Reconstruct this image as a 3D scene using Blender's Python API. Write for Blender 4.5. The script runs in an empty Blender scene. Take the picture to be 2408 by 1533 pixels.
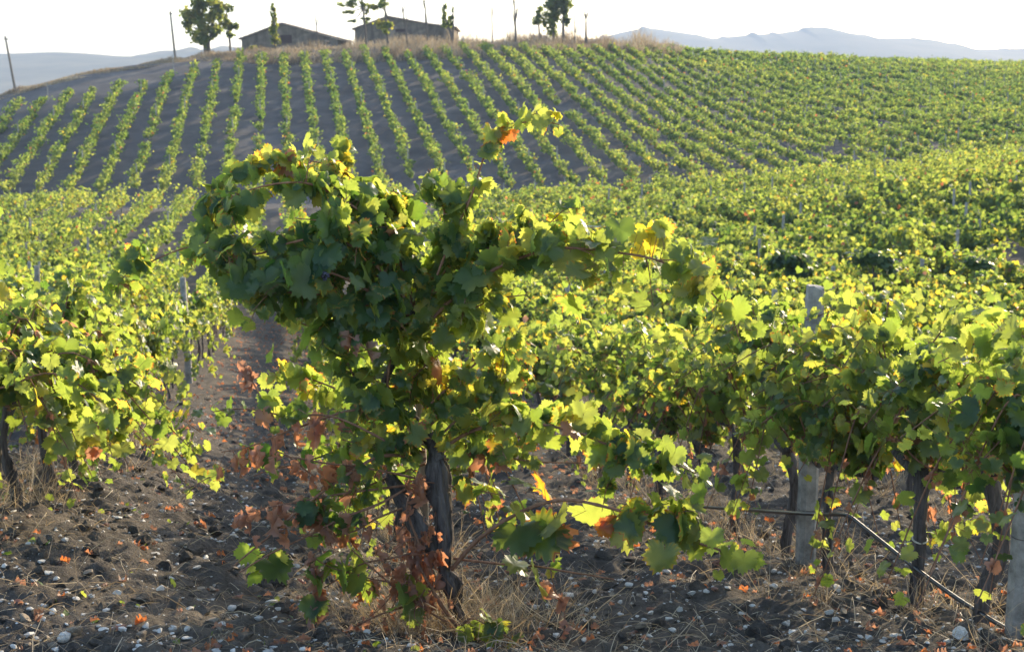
import bpy, math, random
import numpy as np
from mathutils import Vector

# ------------------------------------------------------------------ camera, sky, sun, exposure
SC = bpy.context.scene
F = 3344.0                                   # focal length in pixels of a 2408 px wide picture
CX, CY, HORIZON = 1204.0, 766.5, 200.0
PITCH = math.atan((CY - HORIZON) / F)
SUN_AZ, SUN_EL = math.radians(33.0), math.radians(19.0)
SUN = np.array([math.sin(SUN_AZ) * math.cos(SUN_EL), math.cos(SUN_AZ) * math.cos(SUN_EL), math.sin(SUN_EL)])

cam = bpy.data.cameras.new('camera')
cam.sensor_width = 36.0
cam.lens = 36.0 * F / 2408.0
cam.clip_start, cam.clip_end = 0.05, 20000.0
cam.dof.use_dof = True
cam.dof.focus_distance = 6.05
cam.dof.aperture_fstop = 6.3
cam_ob = bpy.data.objects.new('camera', cam)
cam_ob.rotation_euler = (math.pi / 2 - PITCH, 0, 0)
SC.collection.objects.link(cam_ob)
SC.camera = cam_ob

world = bpy.data.worlds.new('World')
SC.world = world
world.use_nodes = True
wt = world.node_tree
sky = wt.nodes.new('ShaderNodeTexSky')
sky.sky_type = 'NISHITA'
sky.sun_disc = False
sky.sun_elevation = SUN_EL
sky.sun_rotation = SUN_AZ
sky.air_density, sky.dust_density, sky.ozone_density = 1.0, 1.2, 1.3
wt.nodes['Background'].inputs['Strength'].default_value = 0.15
wt.links.new(sky.outputs[0], wt.nodes['Background'].inputs['Color'])

sun = bpy.data.lights.new('sun', 'SUN')
sun.energy = 2.75
sun.angle = math.radians(0.6)
sun.color = (1.0, 0.83, 0.58)
sun_ob = bpy.data.objects.new('sun', sun)
sun_ob.rotation_euler = Vector(SUN).to_track_quat('Z', 'Y').to_euler()
SC.collection.objects.link(sun_ob)

SC.view_settings.view_transform = 'Standard'
SC.view_settings.look = 'None'
SC.view_settings.exposure = 1.95
SC.view_settings.gamma = 1.0
SC.render.engine = 'CYCLES'
SC.cycles.use_denoising = True
SC.cycles.max_bounces = 8
SC.cycles.diffuse_bounces = 4
SC.cycles.transmission_bounces = 4
SC.cycles.volume_bounces = 0
SC.cycles.sample_clamp_indirect = 6.0

# ------------------------------------------------------------------ helpers: calibration
SP, CP = math.sin(PITCH), math.cos(PITCH)

def at(px, py, Y):
    """world point seen at photo pixel (px, py of 2408x1533) at horizontal depth Y"""
    u, v = (px - CX) / F, (CY - py) / F
    t = Y / (CP + v * SP)
    return np.array([t * u, Y, t * (-SP + v * CP)])

def s_of(px, py):
    p = at(px, py, 1.0)
    return p[0]

def zt(py):
    return at(CX, py, 1.0)[2]

def sstep(a, b, x):
    t = np.clip((x - a) / (b - a), 0, 1)
    return t * t * (3 - 2 * t)

def _hash(ix, iy, seed):
    h = (ix.astype(np.int64) * 374761393 + iy.astype(np.int64) * 668265263 + seed * 974711) & 0x7fffffff
    h = ((h ^ (h >> 13)) * 1274126177) & 0x7fffffff
    return ((h ^ (h >> 16)) & 0xffff) / 65535.0

def vnoise(x, y, seed=0):
    x = np.asarray(x, float); y = np.asarray(y, float)
    ix, iy = np.floor(x), np.floor(y)
    fx, fy = x - ix, y - iy
    fx = fx * fx * (3 - 2 * fx); fy = fy * fy * (3 - 2 * fy)
    a = _hash(ix, iy, seed); b = _hash(ix + 1, iy, seed)
    c = _hash(ix, iy + 1, seed); d = _hash(ix + 1, iy + 1, seed)
    return (a + (b - a) * fx) * (1 - fy) + (c + (d - c) * fx) * fy

# ------------------------------------------------------------------ terrain
ROW_M = 0.1633                      # rows run away and to the left
ROW_X0 = 0.746
ROW_S = 2.2
YP = 98.0                           # the track at the foot of the hill

def row_x(q, Y):
    return q + ROW_X0 - ROW_M * Y

_pt = [(-600, 488), (0, 484), (500, 480), (970, 472), (1400, 460), (1700, 444), (2200, 402), (2408, 386), (3100, 345)]
PT_S = np.array([s_of(a, b) for a, b in _pt]); PT_Z = np.array([zt(b) * YP for a, b in _pt])
_ct = [(-700, 300, 136), (-200, 252, 138), (0, 228, 141), (100, 197, 143), (200, 174, 146), (300, 157, 149), (412, 141, 152),
       (490, 130, 155), (560, 122, 158), (700, 118, 161), (850, 112, 163), (1000, 106, 165), (1200, 102, 168), (1400, 104, 172),
       (1500, 114, 175), (1600, 130, 180), (1700, 138, 186), (2000, 150, 200), (2408, 164, 214), (3000, 182, 225)]
CT_S = np.array([s_of(a, b) for a, b, c in _ct]); CT_Y = np.array([float(c) for a, b, c in _ct])
CT_Z = np.array([zt(b) * c for a, b, c in _ct])

def crest_y(X, Y):
    return np.interp(X / np.maximum(Y, 1.0), CT_S, CT_Y)

def ground(X, Y):
    X = np.asarray(X, float); Y = np.asarray(Y, float)
    q = X - row_x(0, Y)
    near = -(0.865 + 6.0 * (1 - np.exp(-np.maximum(Y, -6) / 20.0)))
    near = near + (0.45 * sstep(0, -2.2, q) * sstep(4.2, 7.2, Y) + 0.07 * np.clip(q / 2.2, 0, 1)) * (1 - sstep(14, 60, Y))
    s = X / np.maximum(Y, 1.0)
    zp = np.interp(s, PT_S, PT_Z); zc = np.interp(s, CT_S, CT_Z); yc = np.interp(s, CT_S, CT_Y)
    nearp = -(0.865 + 6.0 * (1 - math.exp(-YP / 20.0)))
    low = near + sstep(18, 64, Y) * (zp - nearp)
    t = np.clip((Y - YP) / (yc - YP), 0, 1)
    hill = zp + (zc - zp) * (1 - (1 - t) ** 1.1)
    d = np.maximum(Y - yc, 0)
    back = zc - np.where(d < 90, 0.0006 * d * d, 0.0006 * 8100 + 0.108 * (d - 90))
    z = np.where(Y < YP, low, np.where(Y < yc, hill, np.maximum(back, -55)))
    return z

def rough(X, Y):
    fade = 1 - sstep(14, 45, Y)
    a = vnoise(X * 1.3, Y * 1.3, 3) * 0.07 - 0.035
    b = vnoise(X * 6.5 + 3, Y * 6.5, 4)
    c = vnoise(X * 15, Y * 15 + 7, 5)
    e = vnoise(X * 34, Y * 34, 6)
    m = vnoise(X * 0.9, Y * 0.9, 8)
    clod = np.maximum(b - 0.45, 0) * 0.11 * (0.4 + 1.2 * m) + np.abs(c - 0.5) * 0.05 + (e - 0.5) * 0.018
    return (a + clod) * fade + (vnoise(X * .25, Y * .25, 9) - .5) * .25 * sstep(20, 60, Y)

def soil_z(X, Y):
    return ground(X, Y) + rough(X, Y)

# ------------------------------------------------------------------ helpers: meshes and objects
COL = SC.collection

class MB:
    def __init__(self):
        self.v, self.t, self.q, self.a = [], [], [], []
        self.n = 0
    def add(self, v, tris=None, quads=None, tint=0.0):
        v = np.asarray(v, float).reshape(-1, 3)
        if tris is not None and len(tris): self.t.append(np.asarray(tris, np.int64).reshape(-1, 3) + self.n)
        if quads is not None and len(quads): self.q.append(np.asarray(quads, np.int64).reshape(-1, 4) + self.n)
        self.v.append(v)
        self.a.append(np.broadcast_to(np.asarray(tint, float), (len(v),)).copy() if np.ndim(tint) == 0 else np.asarray(tint, float))
        self.n += len(v)
        return self
    def box(self, x0, x1, y0, y1, z0, z1):
        v = [(x0,y0,z0),(x1,y0,z0),(x1,y1,z0),(x0,y1,z0),(x0,y0,z1),(x1,y0,z1),(x1,y1,z1),(x0,y1,z1)]
        return self.add(v, None, [(0,3,2,1),(4,5,6,7),(0,1,5,4),(1,2,6,5),(2,3,7,6),(3,0,4,7)])
    def mesh(self, name, smooth=True, origin=None):
        me = bpy.data.meshes.new(name)
        v = np.concatenate(self.v)
        if origin is not None: v = v - np.asarray(origin)
        t = np.concatenate(self.t) if self.t else np.zeros((0, 3), np.int64)
        q = np.concatenate(self.q) if self.q else np.zeros((0, 4), np.int64)
        me.vertices.add(len(v)); me.vertices.foreach_set('co', v.astype(np.float32).ravel())
        me.loops.add(t.size + q.size)
        me.loops.foreach_set('vertex_index', np.concatenate([t.ravel(), q.ravel()]).astype(np.int32))
        me.polygons.add(len(t) + len(q))
        st = np.concatenate([np.arange(len(t)) * 3, t.size + np.arange(len(q)) * 4]).astype(np.int32)
        me.polygons.foreach_set('loop_start', st)
        me.polygons.foreach_set('use_smooth', np.full(len(t) + len(q), smooth))
        at_ = me.attributes.new('tint', 'FLOAT', 'POINT')
        at_.data.foreach_set('value', np.concatenate(self.a).astype(np.float32))
        me.update(calc_edges=True)
        return me

def link(name, me, mat, parent=None, loc=None):
    o = bpy.data.objects.new(name, me)
    COL.objects.link(o)
    if mat is not None and me is not None:
        if not me.materials:
            me.materials.append(mat)
    if parent is not None: o.parent = parent
    if loc is not None: o.location = tuple(loc)
    return o

def tag(o, label=None, cat=None, group=None, kind=None):
    if label: o['label'] = label
    if cat: o['category'] = cat
    if group: o['group'] = group
    if kind: o['kind'] = kind
    return o

def thing(name, label, cat, loc=(0, 0, 0), rz=0.0, group=None):
    o = bpy.data.objects.new(name, None)
    COL.objects.link(o)
    o.empty_display_size = 0.1
    o.location = tuple(loc); o.rotation_euler = (0, 0, rz)
    return tag(o, label, cat, group)

def copy_tree(o, parent=None):
    c = o.copy(); COL.objects.link(c)
    if parent is not None: c.parent = parent
    for ch in list(o.children): copy_tree(ch, c)
    return c

def unit(v):
    v = np.asarray(v, float)
    return v / np.maximum(np.linalg.norm(v, axis=-1, keepdims=True), 1e-9)

def spline(pts, n):
    p = np.asarray(pts, float)
    if len(p) == 2:
        t = np.linspace(0, 1, n)[:, None]
        return p[0] * (1 - t) + p[1] * t
    e = np.vstack([2 * p[0] - p[1], p, 2 * p[-1] - p[-2]])
    seg = np.linalg.norm(np.diff(p, axis=0), axis=1); cum = np.concatenate([[0], np.cumsum(seg)])
    s = np.linspace(0, cum[-1], n)
    i = np.clip(np.searchsorted(cum, s, 'right') - 1, 0, len(p) - 2)
    t = ((s - cum[i]) / np.maximum(seg[i], 1e-9))[:, None]
    a, b, c, d = e[i], e[i + 1], e[i + 2], e[i + 3]
    return 0.5 * (2 * b + (c - a) * t + (2 * a - 5 * b + 4 * c - d) * t * t + (3 * b - 3 * c + d - a) * t ** 3)

def frames(p):
    tn = unit(np.gradient(p, axis=0))
    u = np.cross(tn[0], (0.3, 0.9, 0.2)); u = u / max(np.linalg.norm(u), 1e-6)
    U = []
    for k in range(len(p)):
        u = u - tn[k] * np.dot(u, tn[k]); u = u / max(np.linalg.norm(u), 1e-9)
        U.append(u)
    U = np.array(U)
    return tn, U, np.cross(tn, U)

def tube(mb, p, r, sides=6, bark=0.0, seed=0, tint=0.0, cap=True):
    p = np.asarray(p, float); n = len(p)
    r = np.broadcast_to(np.asarray(r, float), (n,))
    tn, U, V = frames(p)
    th = np.arange(sides) / sides * 2 * math.pi
    rr = r[:, None] * np.ones(sides)[None]
    if bark:
        hh = np.concatenate([[0], np.cumsum(np.linalg.norm(np.diff(p, axis=0), axis=1))])
        A, H = np.meshgrid(th, hh)
        ring = np.cos(A), np.sin(A)
        twist = A + H * 2.2
        n1 = vnoise(np.cos(twist) * 3.2 + 9, np.sin(twist) * 3.2 + H * 4, seed) - .5
        n2 = vnoise(np.cos(twist) * 8 + 9, np.sin(twist) * 8 + H * 7, seed + 1) - .5
        n3 = vnoise(ring[0] * 1.5 + 5, ring[1] * 1.5 + H * 9, seed + 2) - .5
        rr = rr * (1 + bark * (n1 * .9 + n2 * .7 + n3 * .9))
    P = p[:, None, :] + rr[..., None] * (np.cos(th)[None, :, None] * U[:, None] + np.sin(th)[None, :, None] * V[:, None])
    i = np.arange(n - 1)[:, None] * sides; j = np.arange(sides)[None]; k = (j + 1) % sides
    q = np.stack([i + j, i + k, i + sides + k, i + sides + j], -1).reshape(-1, 4)
    mb.add(P.reshape(-1, 3), None, q, tint)
    if cap:
        for e, c in ((0, p[0]), (n - 1, p[-1])):
            ring = P[e]
            f = [(0, 1 + (m + 1) % sides, 1 + m) for m in range(sides)]
            if e: f = [(a, c_, b) for a, b, c_ in f]
            mb.add(np.vstack([[c], ring]), f, None, tint)

def sticks(mb, A, B, r, tint=0.0):
    """many thin three-sided petioles"""
    A = np.asarray(A); B = np.asarray(B); n = len(A)
    if not n: return
    d = unit(B - A); u = unit(np.cross(d, np.tile([[.31, .87, .39]], (n, 1)))); w = np.cross(d, u)
    V = np.zeros((n, 6, 3))
    for k in range(3):
        a = k * 2.0944
        o = (math.cos(a) * u + math.sin(a) * w) * r
        V[:, k] = A + o; V[:, 3 + k] = B + o * .8
    base = (np.arange(n) * 6)[:, None, None]
    q = np.array([[0, 1, 4, 3], [1, 2, 5, 4], [2, 0, 3, 5]])[None] + base
    mb.add(V.reshape(-1, 3), None, q.reshape(-1, 4), tint)

# ------------------------------------------------------------------ vine leaves
def outline(n, ser, rg):
    key = [(0, 1.0), (14, .90), (27, .74), (40, .86), (54, .90), (70, .80), (84, .66), (98, .74), (114, .74), (134, .62), (152, .48), (170, .26), (180, .10)]
    ka = np.array([k[0] for k in key]); kr = np.array([k[1] for k in key])
    th = np.linspace(-176, 176, n)
    r = np.interp(np.abs(th), ka, kr * (1 + rg.normal(0, .03, len(kr))))
    if ser:
        r = r * (1 + ser * np.where(np.arange(n) % 2 == 0, 1, -1) * (0.6 + .8 * rg.random(n)))
    a = np.radians(th)
    return np.stack([np.sin(a) * r, np.cos(a) * r], -1)

def leaf_variant(lod, kind, rg):
    """blade with its petiole at the origin, tip towards +y, upper face +z; vertices, triangles, rim weight"""
    if lod == 0: o = outline(45, .085, rg)
    elif lod == 1: o = outline(19, .0, rg) * (1 + rg.normal(0, .05, (19, 1)))
    else: o = outline(9, 0, rg)[[0, 2, 3, 4, 5, 6, 8]]
    c = np.array([0, .30])
    n = len(o)
    if lod == 0:
        mid = c + (o[::2] - c) * .55
        xy = np.vstack([[[0, 0.02]], [c], mid, o]); m = len(mid)
        t = []
        for i in range(m - 1): t.append((1, 2 + i + 1, 2 + i))
        t.append((1, 2, 0)); t.append((1, 0, 2 + m - 1))
        for i in range(m - 1):
            a, b = 2 + i, 2 + i + 1; k = 2 + m + 2 * i
            t += [(a, k + 1, k), (a, b, k + 1), (b, k + 2, k + 1)]
        t.append((0, 2, 2 + m)); t.append((0, 2 + m + n - 1, 2 + m - 1))
        rim = np.concatenate([[.2, 0], np.full(m, .35), np.ones(n)])
    else:
        xy = np.vstack([[[0, 0.02]], [c], o]); t = []
        for i in range(n - 1): t.append((1, 2 + i + 1, 2 + i))
        t.append((1, 2, 0)); t.append((1, 0, 2 + n - 1))
        rim = np.concatenate([[.2, 0], np.ones(n)])
    x, y = xy[:, 0].copy(), xy[:, 1].copy()
    r2 = x * x + (y - .3) ** 2
    if kind == 'dry':
        k = rg.uniform(1.8, 3.0)
        ang = x * k
        z = (1 - np.cos(ang)) / k * rg.choice([-1, 1]) + .16 * np.sin(y * 8 + rg.uniform(0, 6)) * np.abs(x) * 2
        x = .8 * np.sin(ang) / k + .05 * np.sin(y * 9 + rg.uniform(0, 6))
        z = z - .25 * y * y
    else:
        z = rg.uniform(-.10, .30) * np.abs(x) - rg.uniform(.05, .42) * r2 + .07 * np.sin(x * rg.uniform(5, 9) + rg.uniform(0, 6)) * np.cos(y * 6 + rg.uniform(0, 6)) \
            - rg.uniform(0, .25) * np.maximum(y, 0) ** 2
    return np.stack([x, y, z], -1), np.array(t), rim

_rg = np.random.default_rng(5)
LEAF = {(l, k): [leaf_variant(l, k, _rg) for _ in range(10 if l == 0 else 7)] for l in (0, 1, 2) for k in ('green', 'dry')}

def add_leaves(mb, P, D, N, size, tint, lod=0, kind='green', rg=None, scorch=0.12):
    P = np.asarray(P); n = len(P)
    if n == 0: return
    y = unit(D); z = unit(N - y * np.sum(N * y, 1, keepdims=True)); x = np.cross(y, z)
    size = np.broadcast_to(size, (n,)); tint = np.broadcast_to(tint, (n,))
    var = rg.integers(0, len(LEAF[lod, kind]), n)
    sc = rg.random(n)
    for k, (lv, lt, rim) in enumerate(LEAF[lod, kind]):
        i = np.where(var == k)[0]
        if not len(i): continue
        s = size[i, None, None]
        w = rg.uniform(.85, 1.1, (len(i), 1, 1))
        V = P[i, None, :] + s * (lv[None, :, 0:1] * w * x[i, None] + lv[None, :, 1:2] * y[i, None] + lv[None, :, 2:3] * z[i, None])
        T = lt[None] + (np.arange(len(i)) * len(lv))[:, None, None]
        tt = np.repeat(tint[i, None], len(lv), 1)
        if kind == 'green' and scorch > 0:
            burn = (sc[i] < scorch)[:, None] * (rim > .9)[None] * (rg.random((len(i), len(lv))) < .6)
            tt = np.where(burn, np.maximum(tt, rg.uniform(.74, .95, (len(i), 1))), tt)
        mb.add(V.reshape(-1, 3), T.reshape(-1, 3), None, tt.ravel())

# ------------------------------------------------------------------ materials
def new_mat(name):
    m = bpy.data.materials.new(name); m.use_nodes = True
    nt = m.node_tree
    for nd in list(nt.nodes): nt.nodes.remove(nd)
    out = nt.nodes.new('ShaderNodeOutputMaterial')
    return m, nt, out

def ramp(nt, stops, fac=None, interp='LINEAR'):
    r = nt.nodes.new('ShaderNodeValToRGB'); cr = r.color_ramp; cr.interpolation = interp
    while len(cr.elements) < len(stops): cr.elements.new(0.5)
    for e, (p, c) in zip(cr.elements, stops):
        e.position = p; e.color = (*c, 1)
    if fac is not None: nt.links.new(fac, r.inputs[0])
    return r

def noise(nt, scale, detail=4, rough_=.6, vec=None, dist=0.0):
    n = nt.nodes.new('ShaderNodeTexNoise'); n.inputs['Scale'].default_value = scale
    n.inputs['Detail'].default_value = detail; n.inputs['Roughness'].default_value = rough_; n.inputs['Distortion'].default_value = dist
    if vec is not None: nt.links.new(vec, n.inputs['Vector'])
    return n

def coords(nt, out='Object', scale=None):
    tc = nt.nodes.new('ShaderNodeTexCoord')
    if scale is None: return tc.outputs[out]
    mp = nt.nodes.new('ShaderNodeMapping'); mp.inputs['Scale'].default_value = scale
    nt.links.new(tc.outputs[out], mp.inputs[0]); return mp.outputs[0]

def bump(nt, h, strength, dist):
    b = nt.nodes.new('ShaderNodeBump'); b.inputs['Strength'].default_value = strength; b.inputs['Distance'].default_value = dist
    nt.links.new(h, b.inputs['Height']); return b.outputs[0]

def principled(nt, out, rough_=.8, spec=.3):
    p = nt.nodes.new('ShaderNodeBsdfPrincipled')
    p.inputs['Roughness'].default_value = rough_; p.inputs['Specular IOR Level'].default_value = spec
    nt.links.new(p.outputs[0], out.inputs[0]); return p

def leaf_material(name, stops, tstops, rough_=.38, spec=.5, trans=.5):
    m, nt, out = new_mat(name)
    a = nt.nodes.new('ShaderNodeAttribute'); a.attribute_name = 'tint'
    nz = noise(nt, 22, 2, .6, coords(nt))
    mr = nt.nodes.new('ShaderNodeMapRange'); mr.inputs['To Min'].default_value = -.07; mr.inputs['To Max'].default_value = .07
    nt.links.new(nz.outputs['Fac'], mr.inputs[0])
    ad = nt.nodes.new('ShaderNodeMath'); ad.operation = 'ADD'
    nt.links.new(a.outputs['Fac'], ad.inputs[0]); nt.links.new(mr.outputs[0], ad.inputs[1])
    r1 = ramp(nt, stops, ad.outputs[0]); r2 = ramp(nt, tstops, ad.outputs[0])
    p = nt.nodes.new('ShaderNodeBsdfPrincipled')
    p.inputs['Roughness'].default_value = rough_; p.inputs['Specular IOR Level'].default_value = spec
    nt.links.new(r1.outputs[0], p.inputs['Base Color'])
    nt.links.new(bump(nt, nz.outputs['Fac'], .35, .004), p.inputs['Normal'])
    t = nt.nodes.new('ShaderNodeBsdfTranslucent'); nt.links.new(r2.outputs[0], t.inputs[0])
    mx = nt.nodes.new('ShaderNodeMixShader'); mx.inputs[0].default_value = trans
    nt.links.new(p.outputs[0], mx.inputs[1]); nt.links.new(t.outputs[0], mx.inputs[2])
    nt.links.new(mx.outputs[0], out.inputs[0])
    return m

# tint 0..0.6 green to yellow green, 0.72 yellow, 0.84 orange red, 1 dry brown
LS = [(0, (.024, .060, .034)), (.3, (.040, .090, .040)), (.58, (.095, .140, .045)), (.70, (.28, .24, .04)), (.82, (.30, .10, .03)), (.9, (.30, .15, .09)), (1, (.36, .22, .16))]
LT = [(0, (.10, .20, .02)), (.3, (.28, .365, .045)), (.58, (.48, .51, .08)), (.70, (.66, .50, .03)), (.82, (.60, .17, .03)), (.9, (.48, .19, .08)), (1, (.42, .21, .12))]
M_LEAF = leaf_material('vine_leaf', LS, LT, .40, .45, .62)
M_LEAF_FAR = leaf_material('far_vine_leaf', LS, LT, .62, .35, .55)
M_TREE = leaf_material('tree_leaf',
    [(0, (.03, .055, .025)), (.5, (.075, .105, .03)), (1, (.19, .17, .04))],
    [(0, (.12, .18, .03)), (.5, (.32, .38, .05)), (1, (.48, .40, .05))], .55, .3, .62)
M_STRAW = leaf_material('dry_grass', [(0, (.15, .105, .075)), (.5, (.31, .235, .155)), (1, (.48, .41, .29))],
    [(0, (.22, .15, .07)), (.5, (.34, .25, .13)), (1, (.45, .35, .2))], .6, .3, .35)

def bark_material(name, c0, c1, sc=18, stretch=.25, b=.5):
    m, nt, out = new_mat(name)
    v = coords(nt, 'Object', (1, 1, stretch))
    n1 = noise(nt, sc, 6, .7, v, .6); n2 = noise(nt, sc * 5, 3, .6, v)
    r = ramp(nt, [(.32, c0), (.68, c1)], n1.outputs['Fac'])
    p = principled(nt, out, .9, .15)
    nt.links.new(r.outputs[0], p.inputs['Base Color'])
    ad = nt.nodes.new('ShaderNodeMath'); ad.operation = 'ADD'
    nt.links.new(n1.outputs['Fac'], ad.inputs[0]); nt.links.new(n2.outputs['Fac'], ad.inputs[1])
    nt.links.new(bump(nt, ad.outputs[0], b, .012), p.inputs['Normal'])
    return m
M_BARK = bark_material('vine_bark', (.028, .022, .019), (.17, .145, .13), 26, .16, .9)
M_CANE = bark_material('vine_cane', (.13, .062, .036), (.27, .145, .088), 40, .3, .3)
M_TRUNK = bark_material('tree_bark', (.05, .04, .035), (.16, .13, .11), 8)
M_STAKE = bark_material('old_wood', (.22, .18, .14), (.42, .36, .29), 30, .08, .5)
M_POLE = bark_material('pole_wood', (.10, .085, .07), (.20, .17, .14), 10, .1)

def concrete_material():
    m, nt, out = new_mat('concrete')
    v = coords(nt)
    n1 = noise(nt, 9, 6, .7, v); n2 = noise(nt, 90, 3, .6, v)
    r = ramp(nt, [(.3, (.13, .115, .095)), (.5, (.26, .235, .20)), (.7, (.40, .365, .31))], n1.outputs['Fac'])
    p = principled(nt, out, .9, .2)
    nt.links.new(r.outputs[0], p.inputs['Base Color'])
    nt.links.new(bump(nt, n2.outputs['Fac'], .5, .004), p.inputs['Normal'])
    return m
M_CONC = concrete_material()

def soil_material():
    m, nt, out = new_mat('soil')
    g = nt.nodes.new('ShaderNodeNewGeometry').outputs['Position']
    n1 = noise(nt, 1.1, 5, .65, g); n2 = noise(nt, 14, 6, .75, g); n3 = noise(nt, 70, 4, .7, g); n4 = noise(nt, .06, 3, .5, g)
    r1 = ramp(nt, [(.3, (.050, .044, .037)), (.55, (.105, .092, .077)), (.8, (.180, .155, .126))], n2.outputs['Fac'])
    r2 = ramp(nt, [(.35, (.75, .75, .78)), (.65, (1.3, 1.22, 1.12))], n1.outputs['Fac'])
    mx = nt.nodes.new('ShaderNodeMix'); mx.data_type = 'RGBA'; mx.blend_type = 'MULTIPLY'; mx.inputs[0].default_value = 1
    nt.links.new(r1.outputs[0], mx.inputs[6]); nt.links.new(r2.outputs[0], mx.inputs[7])
    # pale chips of limestone and straw
    vo = nt.nodes.new('ShaderNodeTexVoronoi'); vo.inputs['Scale'].default_value = 24; nt.links.new(g, vo.inputs['Vector'])
    cr = ramp(nt, [(0, (1, 1, 1)), (.10, (1, 1, 1)), (.16, (0, 0, 0))], vo.outputs['Distance'])
    cm = nt.nodes.new('ShaderNodeMath'); cm.operation = 'MULTIPLY'
    tr = ramp(nt, [(.55, (0, 0, 0)), (.62, (1, 1, 1))], noise(nt, 5, 3, .6, g).outputs['Fac'])
    nt.links.new(cr.outputs[0], cm.inputs[0]); nt.links.new(tr.outputs[0], cm.inputs[1])
    mx2 = nt.nodes.new('ShaderNodeMix'); mx2.data_type = 'RGBA'
    nt.links.new(cm.outputs[0], mx2.inputs[0]); nt.links.new(mx.outputs[2], mx2.inputs[6]); mx2.inputs[7].default_value = (.24, .21, .17, 1)
    sx0 = nt.nodes.new('ShaderNodeSeparateXYZ'); nt.links.new(g, sx0.inputs[0])
    hr = nt.nodes.new('ShaderNodeMapRange'); hr.inputs['From Min'].default_value = 40; hr.inputs['From Max'].default_value = 90
    nt.links.new(sx0.outputs['Y'], hr.inputs[0])
    dusty = ramp(nt, [(.35, (.074, .066, .062)), (.5, (.096, .086, .079)), (.65, (.128, .113, .100))], noise(nt, .35, 6, .7, g).outputs['Fac'])
    mxh = nt.nodes.new('ShaderNodeMix'); mxh.data_type = 'RGBA'
    nt.links.new(hr.outputs[0], mxh.inputs[0]); nt.links.new(mx2.outputs[2], mxh.inputs[6]); nt.links.new(dusty.outputs[0], mxh.inputs[7])
    mx2 = mxh
    # far away, beyond the crest, dry stubble
    sx = nt.nodes.new('ShaderNodeSeparateXYZ'); nt.links.new(g, sx.inputs[0])
    fr = nt.nodes.new('ShaderNodeMapRange'); fr.inputs['From Min'].default_value = 205; fr.inputs['From Max'].default_value = 260
    nt.links.new(sx.outputs['Y'], fr.inputs[0])
    mx3 = nt.nodes.new('ShaderNodeMix'); mx3.data_type = 'RGBA'
    nt.links.new(fr.outputs[0], mx3.inputs[0]); nt.links.new(mx2.outputs[2], mx3.inputs[6]); mx3.inputs[7].default_value = (.22, .17, .10, 1)
    p = principled(nt, out, .95, .12)
    nt.links.new(mx3.outputs[2], p.inputs['Base Color'])
    ad = nt.nodes.new('ShaderNodeMath'); ad.operation = 'ADD'
    nt.links.new(n2.outputs['Fac'], ad.inputs[0]); nt.links.new(n3.outputs['Fac'], ad.inputs[1])
    nt.links.new(bump(nt, ad.outputs[0], .9, .03), p.inputs['Normal'])
    return m
M_SOIL = soil_material()

def simple(name, c0, c1, sc=12, rough_=.85, spec=.3, b=.4, metal=0.0):
    m, nt, out = new_mat(name)
    v = coords(nt)
    n1 = noise(nt, sc, 5, .65, v)
    r = ramp(nt, [(.3, c0), (.7, c1)], n1.outputs['Fac'])
    p = principled(nt, out, rough_, spec); p.inputs['Metallic'].default_value = metal
    nt.links.new(r.outputs[0], p.inputs['Base Color'])
    if b: nt.links.new(bump(nt, n1.outputs['Fac'], b, .01), p.inputs['Normal'])
    return m
M_STONE = simple('limestone', (.30, .27, .23), (.62, .58, .51), 9)
M_STONE2 = simple('ochre_stone', (.12, .095, .07), (.28, .22, .155), 9)
M_HOSE = simple('black_plastic', (.010, .010, .011), (.02, .02, .022), 30, .30, .5, .05)
M_TIE = simple('pale_tie', (.42, .38, .27), (.56, .5, .38), 30, .6)
M_WIRE = simple('rusty_wire', (.06, .045, .035), (.13, .1, .08), 30, .5, .5, .2)
M_GRAPE = simple('grape_skin', (.010, .010, .022), (.03, .03, .055), 30, .35, .5, .05)
def plaster_material():
    m, nt, out = new_mat('old_plaster')
    n1 = noise(nt, .55, 6, .7, coords(nt), .8); n2 = noise(nt, 1.6, 5, .7, coords(nt, 'Object', (1, 1, .15)))
    r1 = ramp(nt, [(.3, (.075, .062, .050)), (.5, (.135, .112, .090)), (.62, (.21, .175, .14))], n1.outputs['Fac'])
    r2 = ramp(nt, [(.35, (.6, .58, .55)), (.6, (1.1, 1.08, 1.05))], n2.outputs['Fac'])
    mx = nt.nodes.new('ShaderNodeMix'); mx.data_type = 'RGBA'; mx.blend_type = 'MULTIPLY'; mx.inputs[0].default_value = 1
    nt.links.new(r1.outputs[0], mx.inputs[6]); nt.links.new(r2.outputs[0], mx.inputs[7])
    p = principled(nt, out, .95, .1); nt.links.new(mx.outputs[2], p.inputs['Base Color'])
    nt.links.new(bump(nt, n1.outputs['Fac'], .5, .05), p.inputs['Normal'])
    return m
M_PLASTER = plaster_material()
M_ROOF = simple('roof_tile', (.16, .12, .095), (.28, .21, .165), 3.0)
M_DARK = simple('dark_opening', (.03, .018, .016), (.055, .03, .026), 2.0)
M_HILL = simple('hill_scrub', (.07, .075, .05), (.19, .16, .10), .010, .95, .1, 0)

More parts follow.
